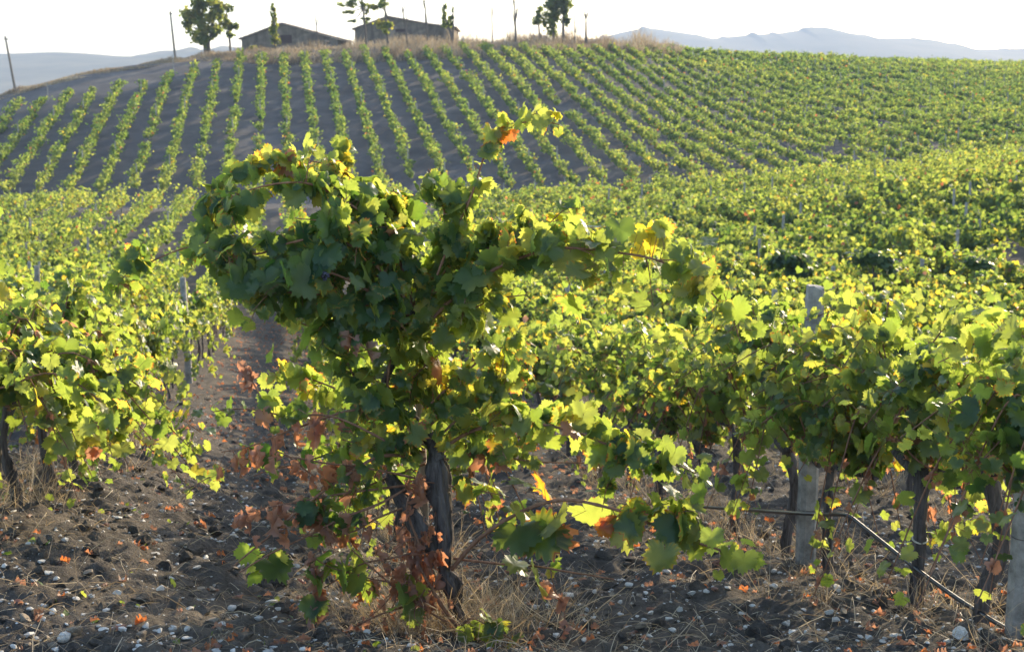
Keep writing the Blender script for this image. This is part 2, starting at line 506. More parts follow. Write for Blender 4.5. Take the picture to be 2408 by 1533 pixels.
# ------------------------------------------------------------------ ground, hills
def build_ground():
    ys = [-1.0]
    while ys[-1] < 3900:
        y = ys[-1]
        st = .12 if y < 3.4 else (.022 if y < 11.5 else max(.022, (y - 10.7) * .032))
        if YP - 6 < y < YP + 4: st = .7
        ys.append(y + st)
    ys = np.array(ys)
    us = np.linspace(-.62, .62, 720)
    Y, U = np.meshgrid(ys, us, indexing='ij')
    X = U * (Y + 4.0)
    Z = soil_z(X, Y)
    n, m = Y.shape
    i = np.arange(n - 1)[:, None] * m + np.arange(m - 1)[None]
    q = np.stack([i, i + 1, i + m + 1, i + m], -1).reshape(-1, 4)
    mb = MB(); mb.add(np.stack([X, Y, Z], -1).reshape(-1, 3), None, q)
    o = link('ground', mb.mesh('ground'), M_SOIL)
    tag(o, 'dark tilled vineyard soil falling away and rising to the hill', 'soil', None, 'structure')
build_ground()

def far_hill(name, label, pts, Y, depth, rough_amp, seed, base=-60):
    xs = np.array([at(a, b, Y)[0] for a, b in pts]); zs = np.array([at(a, b, Y)[2] for a, b in pts])
    n = 420; m = 46
    X = np.linspace(xs[0], xs[-1], n)
    R = np.interp(X, xs, zs)
    k = np.ones(5) / 5; R = np.convolve(np.pad(R, 2, 'edge'), k, 'valid')
    R = R + (vnoise(X * .012, X * 0, seed) - .5) * rough_amp * 1.0 + (np.maximum(vnoise(X * .05, X * 0 + 3, seed) - .72, 0)) * rough_amp * 3.2
    t = np.linspace(-1, .6, m)                # -1 in front of the ridge, +0.6 behind it
    XX, TT = np.meshgrid(X, t)
    prof = np.where(TT < 0, 1 - (-TT) ** 1.25, 1 - (TT / .6) ** 1.5)
    gul = (vnoise(XX * .003 + TT * 1.2, TT * 2.5, seed + 1) + .5 * vnoise(XX * .008 - TT * 1.5, TT * 5, seed + 1) - .75) * 2 * np.minimum(np.abs(TT) * 2.0, 1)
    Rs = np.convolve(np.pad(R, 30, 'edge'), np.ones(61) / 61, 'valid'); w_ = np.minimum(np.abs(TT) * 4, 1)
    Z = base + (R[None] * (1 - w_) + Rs[None] * w_ - base) * np.clip(prof + gul * .018 * prof, 0, None)
    YY = Y + TT * depth + (vnoise(XX * .004, XX * 0, seed + 2) - .5) * depth * .25 * np.abs(TT)
    i = np.arange(m - 1)[:, None] * n + np.arange(n - 1)[None]
    q = np.stack([i, i + 1, i + n + 1, i + n], -1).reshape(-1, 4)
    mb = MB(); mb.add(np.stack([XX, YY, Z], -1).reshape(-1, 3), None, q)
    tag(link(name, mb.mesh(name), M_HILL), label, 'hill', None, 'structure')

far_hill('hills', 'long flat hazy blue hill beyond the two leaning poles',
         [(-900, 140), (-300, 131), (0, 127), (120, 124), (220, 127), (300, 130), (370, 127), (450, 121), (530, 114), (620, 110), (760, 106), (1000, 100), (1250, 97), (1500, 104), (1800, 125)],
         1900., 750., 5., 21)
far_hill('mountains', 'jagged hazy blue mountain range above the right end of vineyard',
         [(1150, 112), (1300, 106), (1400, 92), (1455, 77), (1500, 68), (1545, 67), (1600, 75), (1640, 82), (1675, 95), (1720, 88), (1790, 80), (1830, 77), (1870, 69),
          (1910, 62), (1937, 63), (1962, 71), (1990, 80), (2050, 88), (2110, 87), (2150, 92), (2200, 97), (2260, 110), (2300, 115), (2408, 113), (2600, 120), (3000, 132)],
         2900., 900., 7., 33)

# ------------------------------------------------------------------ canes with leaves
PETIOLE_T = 0.0

def leaf_tint(rg, n, cls):
    if cls == 'd': return rg.uniform(.88, 1.0, n)
    if cls == 'r': return np.where(rg.random(n) < .5, rg.uniform(.78, .86, n), rg.uniform(.45, .6, n))
    if cls == 'y': t = np.clip(rg.normal(.41, .12, n), .12, .66)
    else: t = np.clip(rg.normal(.30, .13, n), .02, .58)
    x = rg.random(n)
    t = np.where(x < .022, rg.uniform(.64, .72, n), t)
    t = np.where(x > .993, rg.uniform(.90, 1.0, n), t)
    return t

def leaf_pose(rg, path, t0, t1, n, size, spread, cls, out=None):
    """attachment points on the cane, petiole ends, blade directions, normals"""
    k = len(path)
    t = np.sort(rg.uniform(t0, t1, n)) * (k - 1)
    i = np.clip(t.astype(int), 0, k - 2); f = (t - i)[:, None]
    base = path[i] * (1 - f) + path[i + 1] * f
    tang = unit(path[i + 1] - path[i])
    o = unit(rg.normal(0, 1, (n, 3)) + np.array([0, 0, .35]) + (0 if out is None else np.asarray(out)))
    o = unit(o - tang * np.sum(o * tang, 1, keepdims=True) * .7)
    L = size * np.minimum(rg.lognormal(-.42, .45, n), 2.2) * spread
    if cls == 'd': o = unit(o * .6 + np.array([0, 0, -.7])); L = L * .9
    pet = base + o * L[:, None]
    if cls == 'd':
        D = unit(np.array([0, 0, -1.0]) + rg.normal(0, .3, (n, 3)))
        N = unit(rg.normal(0, 1, (n, 3)))
    else:
        D = unit(o * np.array([.6, .6, .2]) + np.array([0, 0, -.70]) + rg.normal(0, .40, (n, 3)))
        face = np.where(rg.random((n, 1)) < .55, 1.0, -.6)
        N = unit(o * .40 + np.array([0, 0, .32]) + np.array([SUN[0], SUN[1], 0]) * .55 * face + rg.normal(0, .42, (n, 3)))
    s = size * np.clip(rg.normal(1, .26, n), .42, 1.6)
    s = s * (1 - .35 * np.clip((t / (k - 1) - .75) * 4, 0, 1) * (t1 > .9))
    return base, pet, D, N, s

def cane_mesh(path, r0, r1, sides=6, rg=None):
    mb = MB()
    n = len(path)
    r = np.linspace(r0, r1, n)
    r = r * (1 + .22 * (np.arange(n) % 4 == 0))
    tube(mb, path, r, sides)
    return mb

# ------------------------------------------------------------------ the tall vine in the middle of the picture
YM = 6.0
VINE_BASE = at(1088, 1512, YM)
VINE_BASE[2] = float(ground(VINE_BASE[0], YM))

def V(px, py, dy=0.0):
    return at(px, py, YM + dy)

def build_main_vine():
    rg = np.random.default_rng(11)
    root = thing('grapevine', 'tall wild vine with arching canes in the centre, highest vine of all', 'grapevine', VINE_BASE)
    org = VINE_BASE
    def part(name, mb, mat, parent=root, label=None):
        o = link(name, mb.mesh(name, True, org), mat, parent)
        if label: o['label'] = label
        return o
    # trunk: gnarled, with a second arm to the left and the old stem above it
    mb = MB()
    p = spline([V(1100, 1560), V(1092, 1500), V(1066, 1420), V(1050, 1330), V(1040, 1230), V(1036, 1140), V(1030, 1062)], 70)
    r = np.interp(np.linspace(0, 1, 70), [0, .08, .2, .5, .72, .85, 1], [.052, .044, .036, .037, .042, .041, .036])
    p = p + (np.stack([vnoise(np.arange(70) * .16, np.full(70, 3.1 + k * 5), 71) for k in range(3)], -1) - .5) * np.array([.035, .035, .0])
    r = r * (.62 + .45 * vnoise(np.arange(70) * .22, np.full(70, 9.0), 72))
    tube(mb, p, r, 40, .85, 41)
    p = spline([V(1036, 1300, -.02), V(1000, 1262, -.03), V(968, 1205, -.02), V(938, 1160, 0), V(918, 1120, .04)], 40)
    tube(mb, p, np.interp(np.linspace(0, 1, 40), [0, .3, .7, 1], [.03, .044, .040, .022]), 30, .7, 57)
    p = spline([V(1034, 1080, 0), V(1012, 1030, .02), V(975, 990, .05), V(940, 965, .06), V(905, 915, .08), V(915, 870, .08), V(942, 820, .06), V(958, 760, .05), V(955, 722, .05)], 70)
    tube(mb, p, np.interp(np.linspace(0, 1, 70), [0, .3, .5, .8, .93, 1], [.036, .020, .019, .016, .030, .026]), 24, .5, 61)
    part('trunk', mb, M_BARK)

    def cane(pts, r0, leaves, r1=.0022):
        pts = [V(*q) for q in pts]
        ln = sum(np.linalg.norm(pts[i + 1] - pts[i]) for i in range(len(pts) - 1))
        path = spline(pts, max(10, int(ln / .022)))
        path = path + (np.stack([vnoise(np.arange(len(path)) * .12, np.full(len(path), k * 7.3 + len(pts)), int(pts[0][0] * 1000) % 97) for k in range(3)], -1) - .5) * .03 * np.linspace(0, 1, len(path))[:, None] ** .5
        cm = cane_mesh(path, r0, r1, 7, rg)
        lm = MB()
        for (t0, t1, n, size, spread, cls) in leaves:
            if cls == 'd':
                b, e, D, N, s = leaf_pose(rg, path, t0, t1, n, size, spread, cls)
                sticks(cm, b, e, .0012)
                add_leaves(lm, e, D, N, s, leaf_tint(rg, n, 'd'), 0, 'dry', rg)
            else:
                lat = int(n * .05 + rg.random()) if n >= 14 else 0
                for _ in range(lat):                      # short side shoots break the outline
                    i = int(rg.uniform(t0, min(t1, .97)) * (len(path) - 1)); tn = unit(path[min(i + 1, len(path) - 1)] - path[i - 1 if i else 0])
                    d = unit(rg.normal(0, 1, 3) + tn * .5 + np.array([0, 0, -.05])); ln_ = rg.uniform(.08, .21)
                    sp = spline([path[i], path[i] + d * ln_ * .5 + np.array([0, 0, .02]), path[i] + d * ln_ + np.array([0, 0, -.05 * rg.random()])], 9)
                    tube(cm, sp, np.linspace(.0028, .0014, 9), 5)
                    k_ = int(rg.integers(5, 10))
                    b, e, D, N, s = leaf_pose(rg, sp, .15, 1, k_, size * .85, spread * .8, cls)
                    sticks(cm, b, e, .0012)
                    add_leaves(lm, e, D, N, s, leaf_tint(rg, k_, cls), 0, 'green', rg, .22)
                if n >= 14: n = int(n * .72)
                b, e, D, N, s = leaf_pose(rg, path, t0, t1, n, size, spread, cls)
                sticks(cm, b, e, .0014)
                add_leaves(lm, e, D, N, s, leaf_tint(rg, n, cls), 0, 'green', rg, .22)
        c = part('cane', cm, M_CANE)
        if lm.n:
            dry = all(l[5] == 'd' for l in leaves)
            part('foliage', lm, M_LEAF, c, 'curled dry brown leaves hanging from the cane' if dry else None)
    S = .059
    G = 'g'
    # crown sweeping to the left
    cane([(975,720,.05),(930,600,0),(850,500,-.06),(760,446,-.12),(680,431,-.16),(600,440,-.16),(535,480,-.12),(490,560,-.1)], .0075, [(.10,.45,42,S,1.3,G),(.40,1,72,S,1.0,G)])
    cane([(970,700,.1),(900,560,.15),(820,470,.2),(720,402,.2),(630,388,.15),(555,410,.1),(500,460,.05)], .007, [(.15,1,119,S,.8,'y')])
    cane([(965,720,0),(880,620,-.15),(780,560,-.2),(690,570,-.22),(600,600,-.22),(520,570,-.18),(440,578,-.14),(370,602,-.12),(300,640,-.1),(270,690,-.1)], .007, [(.05,.60,75,S,1.3,G),(.60,.74,18,S,.8,G),(.84,1,25,S,.75,G)])
    cane([(960,740,0),(860,680,-.2),(760,640,-.26),(650,655,-.28),(560,650,-.24),(505,630,-.2)], .0065, [(.08,1,105,S*1.12,1.5,G)])
    cane([(955,760,0),(850,720,-.18),(760,695,-.22),(670,690,-.24),(590,675,-.22)], .006, [(.08,1,88,S*1.1,1.5,G)])
    cane([(950,790,0),(870,770,-.12),(790,775,-.16),(720,765,-.16),(660,735,-.12)], .006, [(.08,1,75,S,1.5,G)])
    cane([(975,720,.2),(900,640,.26),(830,590,.3),(760,560,.3),(690,530,.25)], .006, [(.1,1,82,S,1.5,G)])
    cane([(985,700,.1),(950,560,.1),(905,480,.1),(845,430,.15),(780,392,.1),(700,372,.1)], .006, [(.15,1,88,S,.8,'y')])
    cane([(985,690,.15),(962,580,.2),(938,500,.2),(928,445,.15)], .005, [(.25,1,38,S*.95,1.2,G)])
    cane([(905,640,-.1),(830,560,-.2),(770,520,-.25),(690,510,-.2)], .005, [(.1,.75,42,S,1.3,G)])
    cane([(900,660,.05),(820,600,.0),(740,590,-.05),(640,610,0),(540,600,0),(490,520,0)], .005, [(.1,1,88,S,1.4,G)])
    cane([(500,470,-.05),(480,520,-.05),(478,580,-.05),(520,640,-.08)], .004, [(0,1,45,S*.95,1.0,G)])
    # column of foliage along the old stem
    cane([(945,1010,0),(915,915,-.05),(928,830,-.06),(960,750,0)], .008, [(.02,1,55,S*1.05,1.5,'y')])  # yellower leaf class puts the backlit glow into the colour
    cane([(1000,960,.05),(988,860,.05),(980,770,.05),(985,700,.1)], .008, [(.0,1,45,S*1.05,1.3,'y')])
    cane([(900,985,-.05),(840,900,-.12),(800,835,-.14),(770,800,-.12)], .006, [(.05,1,58,S,1.5,G)])
    cane([(905,980,.1),(830,930,.15),(740,900,.2),(640,880,.2)], .006, [(.05,1,55,S*.95,1.4,'y')])
    cane([(960,900,-.05),(1010,850,-.08),(1040,830,-.08)], .004, [(.2,1,18,S,1.2,'y'),(.6,1,3,.09,1,'r')])
    cane([(880,840,-.2),(840,800,-.24),(822,790,-.24)], .003, [(.3,1,5,.062,.8,'d')])
    # the long shoot above the crown
    cane([(1000,760,0),(1030,650,0),(1062,560,0),(1095,480,0),(1120,410,0),(1140,352,0),(1165,318,0),(1205,290,0),(1255,284,0),(1312,296,0)], .0065,
         [(.05,.5,45,S,1.1,'y'),(.66,1,26,.056,1.1,'y'),(.60,.82,8,.046,.6,'r')])
    cane([(1060,570,.05),(1040,490,0),(1018,430,0),(1000,398,0)], .005, [(.1,1,38,S*1.05,1.0,G)])
    cane([(1095,480,0),(1125,420,.03),(1110,390,.03)], .003, [(.0,1,10,S*.8,.9,'y')])
    # arm to the right
    cane([(985,790,0),(1060,706,-.05),(1150,642,-.1),(1235,604,-.12),(1320,582,-.15),(1420,588,-.16),(1520,606,-.2),(1600,638,-.2),(1660,676,-.2),(1715,740,-.18),(1742,800,-.15)], .0085,
         [(.05,.45,75,S*1.15,1.3,'y'),(.40,.86,88,S*1.12,2.3,'y'),(.80,1,24,S*1.12,1.5,'y')])
    cane([(1000,770,.1),(1060,630,.1),(1130,570,.1),(1200,545,.1),(1262,532,.1),(1318,512,.05)], .006, [(.2,1,55,S*1.02,1.1,'y')])
    cane([(990,820,0),(1080,745,-.06),(1160,705,-.08),(1235,692,-.1)], .006, [(.08,1,42,S*1.1,1.2,'y')])
    cane([(1000,700,.12),(1080,606,.12),(1180,574,.1),(1280,562,.1),(1400,572,.06),(1480,590,0)], .006, [(.1,1,78,S*1.02,1.1,G)])
    cane([(1010,720,.2),(1060,650,.25),(1130,620,.25),(1220,600,.2)], .005, [(.1,1,48,S,1.3,G)])
    # middle right
    cane([(1000,960,0),(1080,885,0),(1160,825,0),(1240,812,0)], .006, [(.05,1,50,S,1.2,'y')])
    cane([(1010,1000,0),(1100,925,.1),(1180,885,.12),(1250,845,.15)], .006, [(.05,1,50,S,1.3,'y')])  # backlit look carried by the yellower leaf tint
    cane([(1020,1040,0),(1080,980,0),(1130,940,.05),(1180,920,.1)], .006, [(.1,1,38,S,1.3,'y')])
    cane([(1035,1065,0),(1090,1022,-.1),(1150,1002,-.16),(1250,994,-.2),(1340,1010,-.22),(1420,1040,-.25),(1500,1072,-.26),(1580,1092,-.26),(1655,1122,-.26)], .0085,
         [(.1,.6,50,.064,1.1,'y'),(.6,1,32,.078,1.0,'y')])
    cane([(1040,1070,0),(1120,1058,0),(1250,1012,.1),(1330,972,.15),(1420,962,.2)], .006, [(.2,1,55,S*.92,1.2,'y')])
    cane([(1045,1080,0),(1130,1066,-.05),(1230,1080,-.1),(1330,1090,-.1),(1440,1092,-.1)], .005, [(.1,.55,18,S*.9,1.0,'y'),(.2,.4,4,.07,.7,'d')])
    cane([(1580,1095,-.26),(1500,1080,-.3),(1450,1110,-.32),(1425,1140,-.34)], .004, [(0,1,22,S*.9,.9,G)])
    # long low cane to the right
    cane([(1062,1338,-.05),(1130,1265,-.1),(1220,1205,-.2),(1340,1172,-.3),(1440,1196,-.35),(1540,1238,-.4),(1620,1268,-.42),(1700,1292,-.42),(1745,1330,-.42)], .0095,
         [(.30,.5,4,.085,1.0,'y'),(.66,1,36,.088,1.15,'y')], .004)
    cane([(1560,1240,-.38),(1590,1200,-.38),(1610,1170,-.36)], .003, [(.2,1,7,0.088,1.0,'y')])
    cane([(1068,1312,-.02),(1180,1324,-.1),(1300,1340,-.2),(1450,1358,-.25)], .0055, [(.25,.55,3,.1,1.2,G)], .0035)
    cane([(1220,1205,-.2),(1235,1245,-.22),(1250,1275,-.22)], .002, [(.5,1,3,.07,.7,'d'),(.6,1,2,.13,.9,G)])
    cane([(1300,1190,-.26),(1310,1235,-.26),(1325,1275,-.26)], .002, [(.5,1,4,.125,1.0,G),(.3,.8,2,.065,.6,'d')])
    cane([(1440,1196,-.35),(1462,1240,-.36)], .002, [(.4,1,3,.055,.7,'r')])
    cane([(1295,1340,-.2),(1312,1395,-.22),(1330,1440,-.22),(1328,1500,-.22)], .0025, [(.02,.2,1,.075,.4,'d'),(.45,1,5,.058,.5,'d')])
    cane([(1040,1140,0),(1120,1150,-.05),(1200,1165,-.06)], .003, [(.3,1,10,S*.85,1.0,'y')])
    # low canes to the left, dry leaves
    cane([(950,1062,-.05),(868,1012,-.15),(790,982,-.2),(700,972,-.25),(600,968,-.3),(500,968,-.3)], .006, [(.62,1,25,S*.95,1.0,G),(.2,.7,4,.055,.8,'d')])
    cane([(890,956,-.1),(800,970,-.15),(700,1006,-.2),(600,1042,-.25),(520,1064,-.25)], .0065, [(.35,1,17,.062,1.6,'d')])
    cane([(1000,1078,0),(900,1070,-.1),(820,1112,-.2),(720,1182,-.3),(620,1270,-.35),(555,1325,-.38)], .008, [(.15,.8,18,S*.85,1.0,G)], .003)
    cane([(985,1125,0),(880,1100,-.1),(770,1090,-.2),(680,1075,-.28),(630,1080,-.3)], .0055, [(.45,1,16,.062,1.6,'d')])
    cane([(980,1140,0),(880,1150,-.12),(760,1170,-.22),(660,1186,-.3),(560,1210,-.34)], .006, [(.5,1,20,.064,1.6,'d'),(.1,.5,8,S*.8,1.1,G)])
    cane([(645,985,-.28),(612,925,-.28),(585,870,-.28),(565,842,-.28)], .0042, [(.45,.95,5,.062,.6,'d')])
    cane([(1000,1062,.05),(900,1030,.1),(800,1060,.14),(700,1090,.16),(600,1120,.16)], .005, [(.1,1,55,S*.9,1.3,G)])
    cane([(1000,1090,.05),(900,1130,.05),(800,1180,.05),(720,1260,.02)], .005, [(.1,1,42,S*.85,1.2,G)])
    cane([(990,1070,0),(930,1040,-.05),(870,1050,-.1),(800,1040,-.14)], .004, [(.1,1,32,S*.9,1.2,G)])
    cane([(740,1120,-.28),(640,1060,-.1),(480,1130,-.1),(430,1170,-.1)], .0035, [(.35,1,12,S*.8,.9,G)])
    # twigs and leaves round the foot
    cane([(1110,1495,-.08),(960,1400,-.16),(830,1290,-.24)], .005, [(.4,1,5,.08,.8,G)], .003)
    cane([(1092,1490,-.08),(1035,1420,-.1),(990,1330,-.08),(980,1262,-.06)], .009, [(.1,.9,5,.055,.9,'d')], .006)
    cane([(1045,1385,-.05),(920,1370,-.14),(790,1335,-.2),(730,1300,-.22)], .004, [(.4,1,9,.09,.9,G),(.5,1,4,.055,.8,'d')], .0025)
    cane([(740,1300,-.22),(735,1370,-.22),(742,1470,-.2)], .0025, [(.1,1,9,.062,.7,'d'),(.1,1,4,.062,.9,G)])
    cane([(1085,1470,-.12),(1110,1455,-.2),(1150,1475,-.26),(1215,1515,-.26)], .004, [(.1,1,19,S*.95,.9,'y')])
    cane([(700,1500,-.1),(665,1490,-.14),(640,1505,-.14)], .003, [(0,1,6,S*.8,.8,'y')])
    cane([(620,1360,-.16),(628,1320,-.16),(640,1290,-.16)], .002, [(0,.8,5,.08,.7,G)])
    cane([(1000,1120,0),(880,1190,-.15),(760,1240,-.25),(640,1300,-.3),(560,1345,-.32)], .006, [(.3,.9,6,.055,1.2,'d')], .003)
    cane([(990,1180,0),(900,1215,-.1),(820,1250,-.15),(700,1262,-.2)], .005, [(.2,.9,5,.055,1.2,'d'),(.5,1,5,.06,1,G)], .0025)
    cane([(1010,1290,-.04),(930,1310,-.12),(840,1330,-.16),(760,1385,-.18)], .005, [(.2,.9,4,.055,1.2,'d')], .0025)
    cane([(1000,1130,-.02),(960,1180,-.1),(985,1280,-.1),(1010,1350,-.08)], .006, [(.1,.8,4,.05,1.0,'d')], .004)
    cane([(1040,1400,-.05),(900,1440,-.16),(780,1500,-.2)], .005, [(.2,1,5,.05,1.1,'d')], .003)
    cane([(760,1170,-.22),(770,1230,-.24),(790,1290,-.24)], .0025, [(.1,1,6,.06,1,G)], .002)
    for k in range(30):                       # tangle of dead twigs at the left of the trunk
        x0, y0 = rg.uniform(930, 1050), rg.uniform(1090, 1400)
        a = rg.uniform(-1, 1)
        x1, y1 = x0 + rg.uniform(-110, 40), y0 + rg.uniform(-30, 130)
        dd = rg.uniform(-.16, .1)
        cane([(x0, y0, dd), ((x0 + x1) / 2 + rg.normal(0, 16), (y0 + y1) / 2 + rg.normal(0, 16), dd - .03), (x1, y1, dd - .05)], .0032, [(.1, 1, int(rg.integers(1, 5)), .05, 1.0, 'd')], .0015)
    # little black bunch
    mb = MB(); c = V(764, 648, -.36)
    for k in range(26):
        o = rg.normal(0, 1, 3); o = o / np.linalg.norm(o) * np.array([.014, .014, .018]) * rg.uniform(.5, 1)
        ico(mb, c + o, .0065, 1)
    part('grape_bunch', mb, M_GRAPE, root, 'small black bunch of grapes among the shaded leaves')

def ico_data(sub):
    import bmesh
    bm = bmesh.new(); bmesh.ops.create_icosphere(bm, subdivisions=sub, radius=1)
    v = np.array([x.co[:] for x in bm.verts]); f = np.array([[y.index for y in x.verts] for x in bm.faces]); bm.free()
    return v, f
ICO = {k: ico_data(k) for k in (1, 2, 3)}

def ico(mb, c, r, sub=1, noise_=0.0, rg=None, sq=(1, 1, 1), rot=0.0, tint=0.0):
    v, f = ICO[sub]
    v = v.copy()
    if noise_:
        for a in range(7):                      # broken facets
            d = unit(rg.normal(0, 1, 3)); k = v @ d; lim = rg.uniform(.28, .8)
            v = v - np.maximum(k - lim, 0)[:, None] * d * .9
        v = v * (1 + noise_ * (rg.random((len(v), 1)) - .5))
    v = v * np.asarray(sq)
    cs, sn = math.cos(rot), math.sin(rot)
    v = np.stack([v[:, 0] * cs - v[:, 1] * sn, v[:, 0] * sn + v[:, 1] * cs, v[:, 2]], -1)
    mb.add(np.asarray(c) + v * r, f, None, tint)

build_main_vine()

# stake beside the trunk
def build_stake():
    base = at(1004, 1470, 6.1); base[2] = float(soil_z(base[0], base[1])) - .1
    mb = MB()
    tube(mb, spline([base, at(1000, 1250, 6.1), at(990, 1000, 6.12), at(968, 690, 6.14)], 40), np.linspace(.021, .015, 40), 12, .25, 5)
    o = link('wooden_stake', mb.mesh('wooden_stake', True, base), M_STAKE, None, base)
    tag(o, 'slender weathered wooden stake standing behind the trunk of the tall vine', 'stake')
build_stake()

# ------------------------------------------------------------------ other vines near the camera
def trained_vine(rg, lod, n_canes, per_cane, size, along, height=1.5, cordon=.68, lean=0.0, droop=.25, yellow=.5, sidew=.2, spread=1.5, dry=.03, half=.5, low=2, strag=0, straight=1.0, gs=.3):
    """returns trunk MB, arms MB, list of (cane MB, leaf MB); local coordinates, foot at the origin"""
    ax = unit(np.array([-ROW_M, 1.0, 0.0])); sd = np.array([ax[1], -ax[0], 0.0])
    tk = MB()
    bend = rg.uniform(-.08, .08, 2) * straight
    p = spline([(0, 0, -.12), (bend[0] * .3, bend[1] * .3, .15), (bend[0], bend[1], .4), (0, 0, cordon)], 26)
    tube(tk, p, np.interp(np.linspace(0, 1, 26), [0, .2, .8, 1], [.045, .034, .032, .040]) * rg.uniform(.68, .95), 16 if lod == 0 else 8, .75, int(rg.integers(1000)))
    arms = MB()
    for sgn in (-1, 1):
        L = half * rg.uniform(.8, 1.1)
        q = spline([(0, 0, cordon - .02), ax * sgn * L * .35 + np.array([0, 0, cordon + rg.uniform(-.03, .05)]) + sd * rg.uniform(-.04, .04),
                    ax * sgn * L + np.array([0, 0, cordon + rg.uniform(-.03, .06)]) + sd * rg.uniform(-.05, .05)], 16)
        tube(arms, q, np.linspace(.028, .016, 16), 10 if lod == 0 else 6, .5, int(rg.integers(1000)))
    out = []
    for k in range(n_canes + strag):
        a = rg.uniform(-1, 1) * half
        st = ax * a + np.array([0, 0, cordon + rg.uniform(0, .05)])
        side = rg.choice([-1, 1]) * abs(rg.normal(sidew, sidew * .6)) + lean
        al = rg.normal(0, .22)
        h = max(.25, (height - cordon) * rg.uniform(.5, 1.1))
        if k < low:                           # a cane trailing low across the alley
            h = .08; side = rg.choice([-1, 1]) * rg.uniform(.25, .7); dr = rg.uniform(.4, .72)
        elif k >= n_canes: h = rg.uniform(.1, .3); dr = rg.uniform(.45, .8); side = rg.choice([-1, 1]) * rg.uniform(.12, .4) + lean
        else: dr = droop * rg.uniform(.3, 1.6)
        m1 = st + sd * side * .35 + ax * al * .4 + np.array([0, 0, h * .62])
        m2 = st + sd * side * .8 + ax * al * .8 + np.array([0, 0, h])
        en = st + sd * side * 1.6 + ax * al * 1.5 + np.array([0, 0, h - dr])
        path = spline([st, m1, m2, en], 30 if lod == 0 else 14)
        cm = cane_mesh(path, .0055, .002, 5 if lod == 0 else 3, rg)
        lm = MB()
        n = int(per_cane * rg.uniform(.75, 1.25))
        if k >= n_canes: n = int(n * gs)
        cls = 'y' if rg.random() < yellow else 'g'
        b, e, D, N, s = leaf_pose(rg, path, .04, 1.0, n, size, spread, cls)
        if lod == 0: sticks(cm, b, e, .0013)
        add_leaves(lm, e, D, N, s, leaf_tint(rg, n, cls), lod, 'green', rg, .10)
        nd = rg.poisson(dry * n) + (int(rg.integers(2, 6)) if k >= n_canes and lod == 0 else 0)
        if nd:
            b, e, D, N, s = leaf_pose(rg, path, .0, .9 if k >= n_canes else .5, nd, size * .8, 1.0, 'd')
            add_leaves(lm, e, D, N, s, leaf_tint(rg, nd, 'd'), lod, 'dry', rg)
        out.append((cm, lm))
    return tk, arms, out

def near_vine(x, y, label, seed, group=None, **kw):
    rg = np.random.default_rng(seed)
    z = float(soil_z(x, y))
    root = thing('grapevine', label, 'grapevine', (x, y, z), 0, group)
    tk, arms, canes = trained_vine(rg, 0, along=None, **kw)
    link('trunk', tk.mesh('trunk'), M_BARK, root)
    link('cordon_arm', arms.mesh('cordon_arm'), M_BARK, root)
    for cm, lm in canes:
        c = link('cane', cm.mesh('cane'), M_CANE, root)
        link('foliage', lm.mesh('foliage'), M_LEAF, c)
    return root

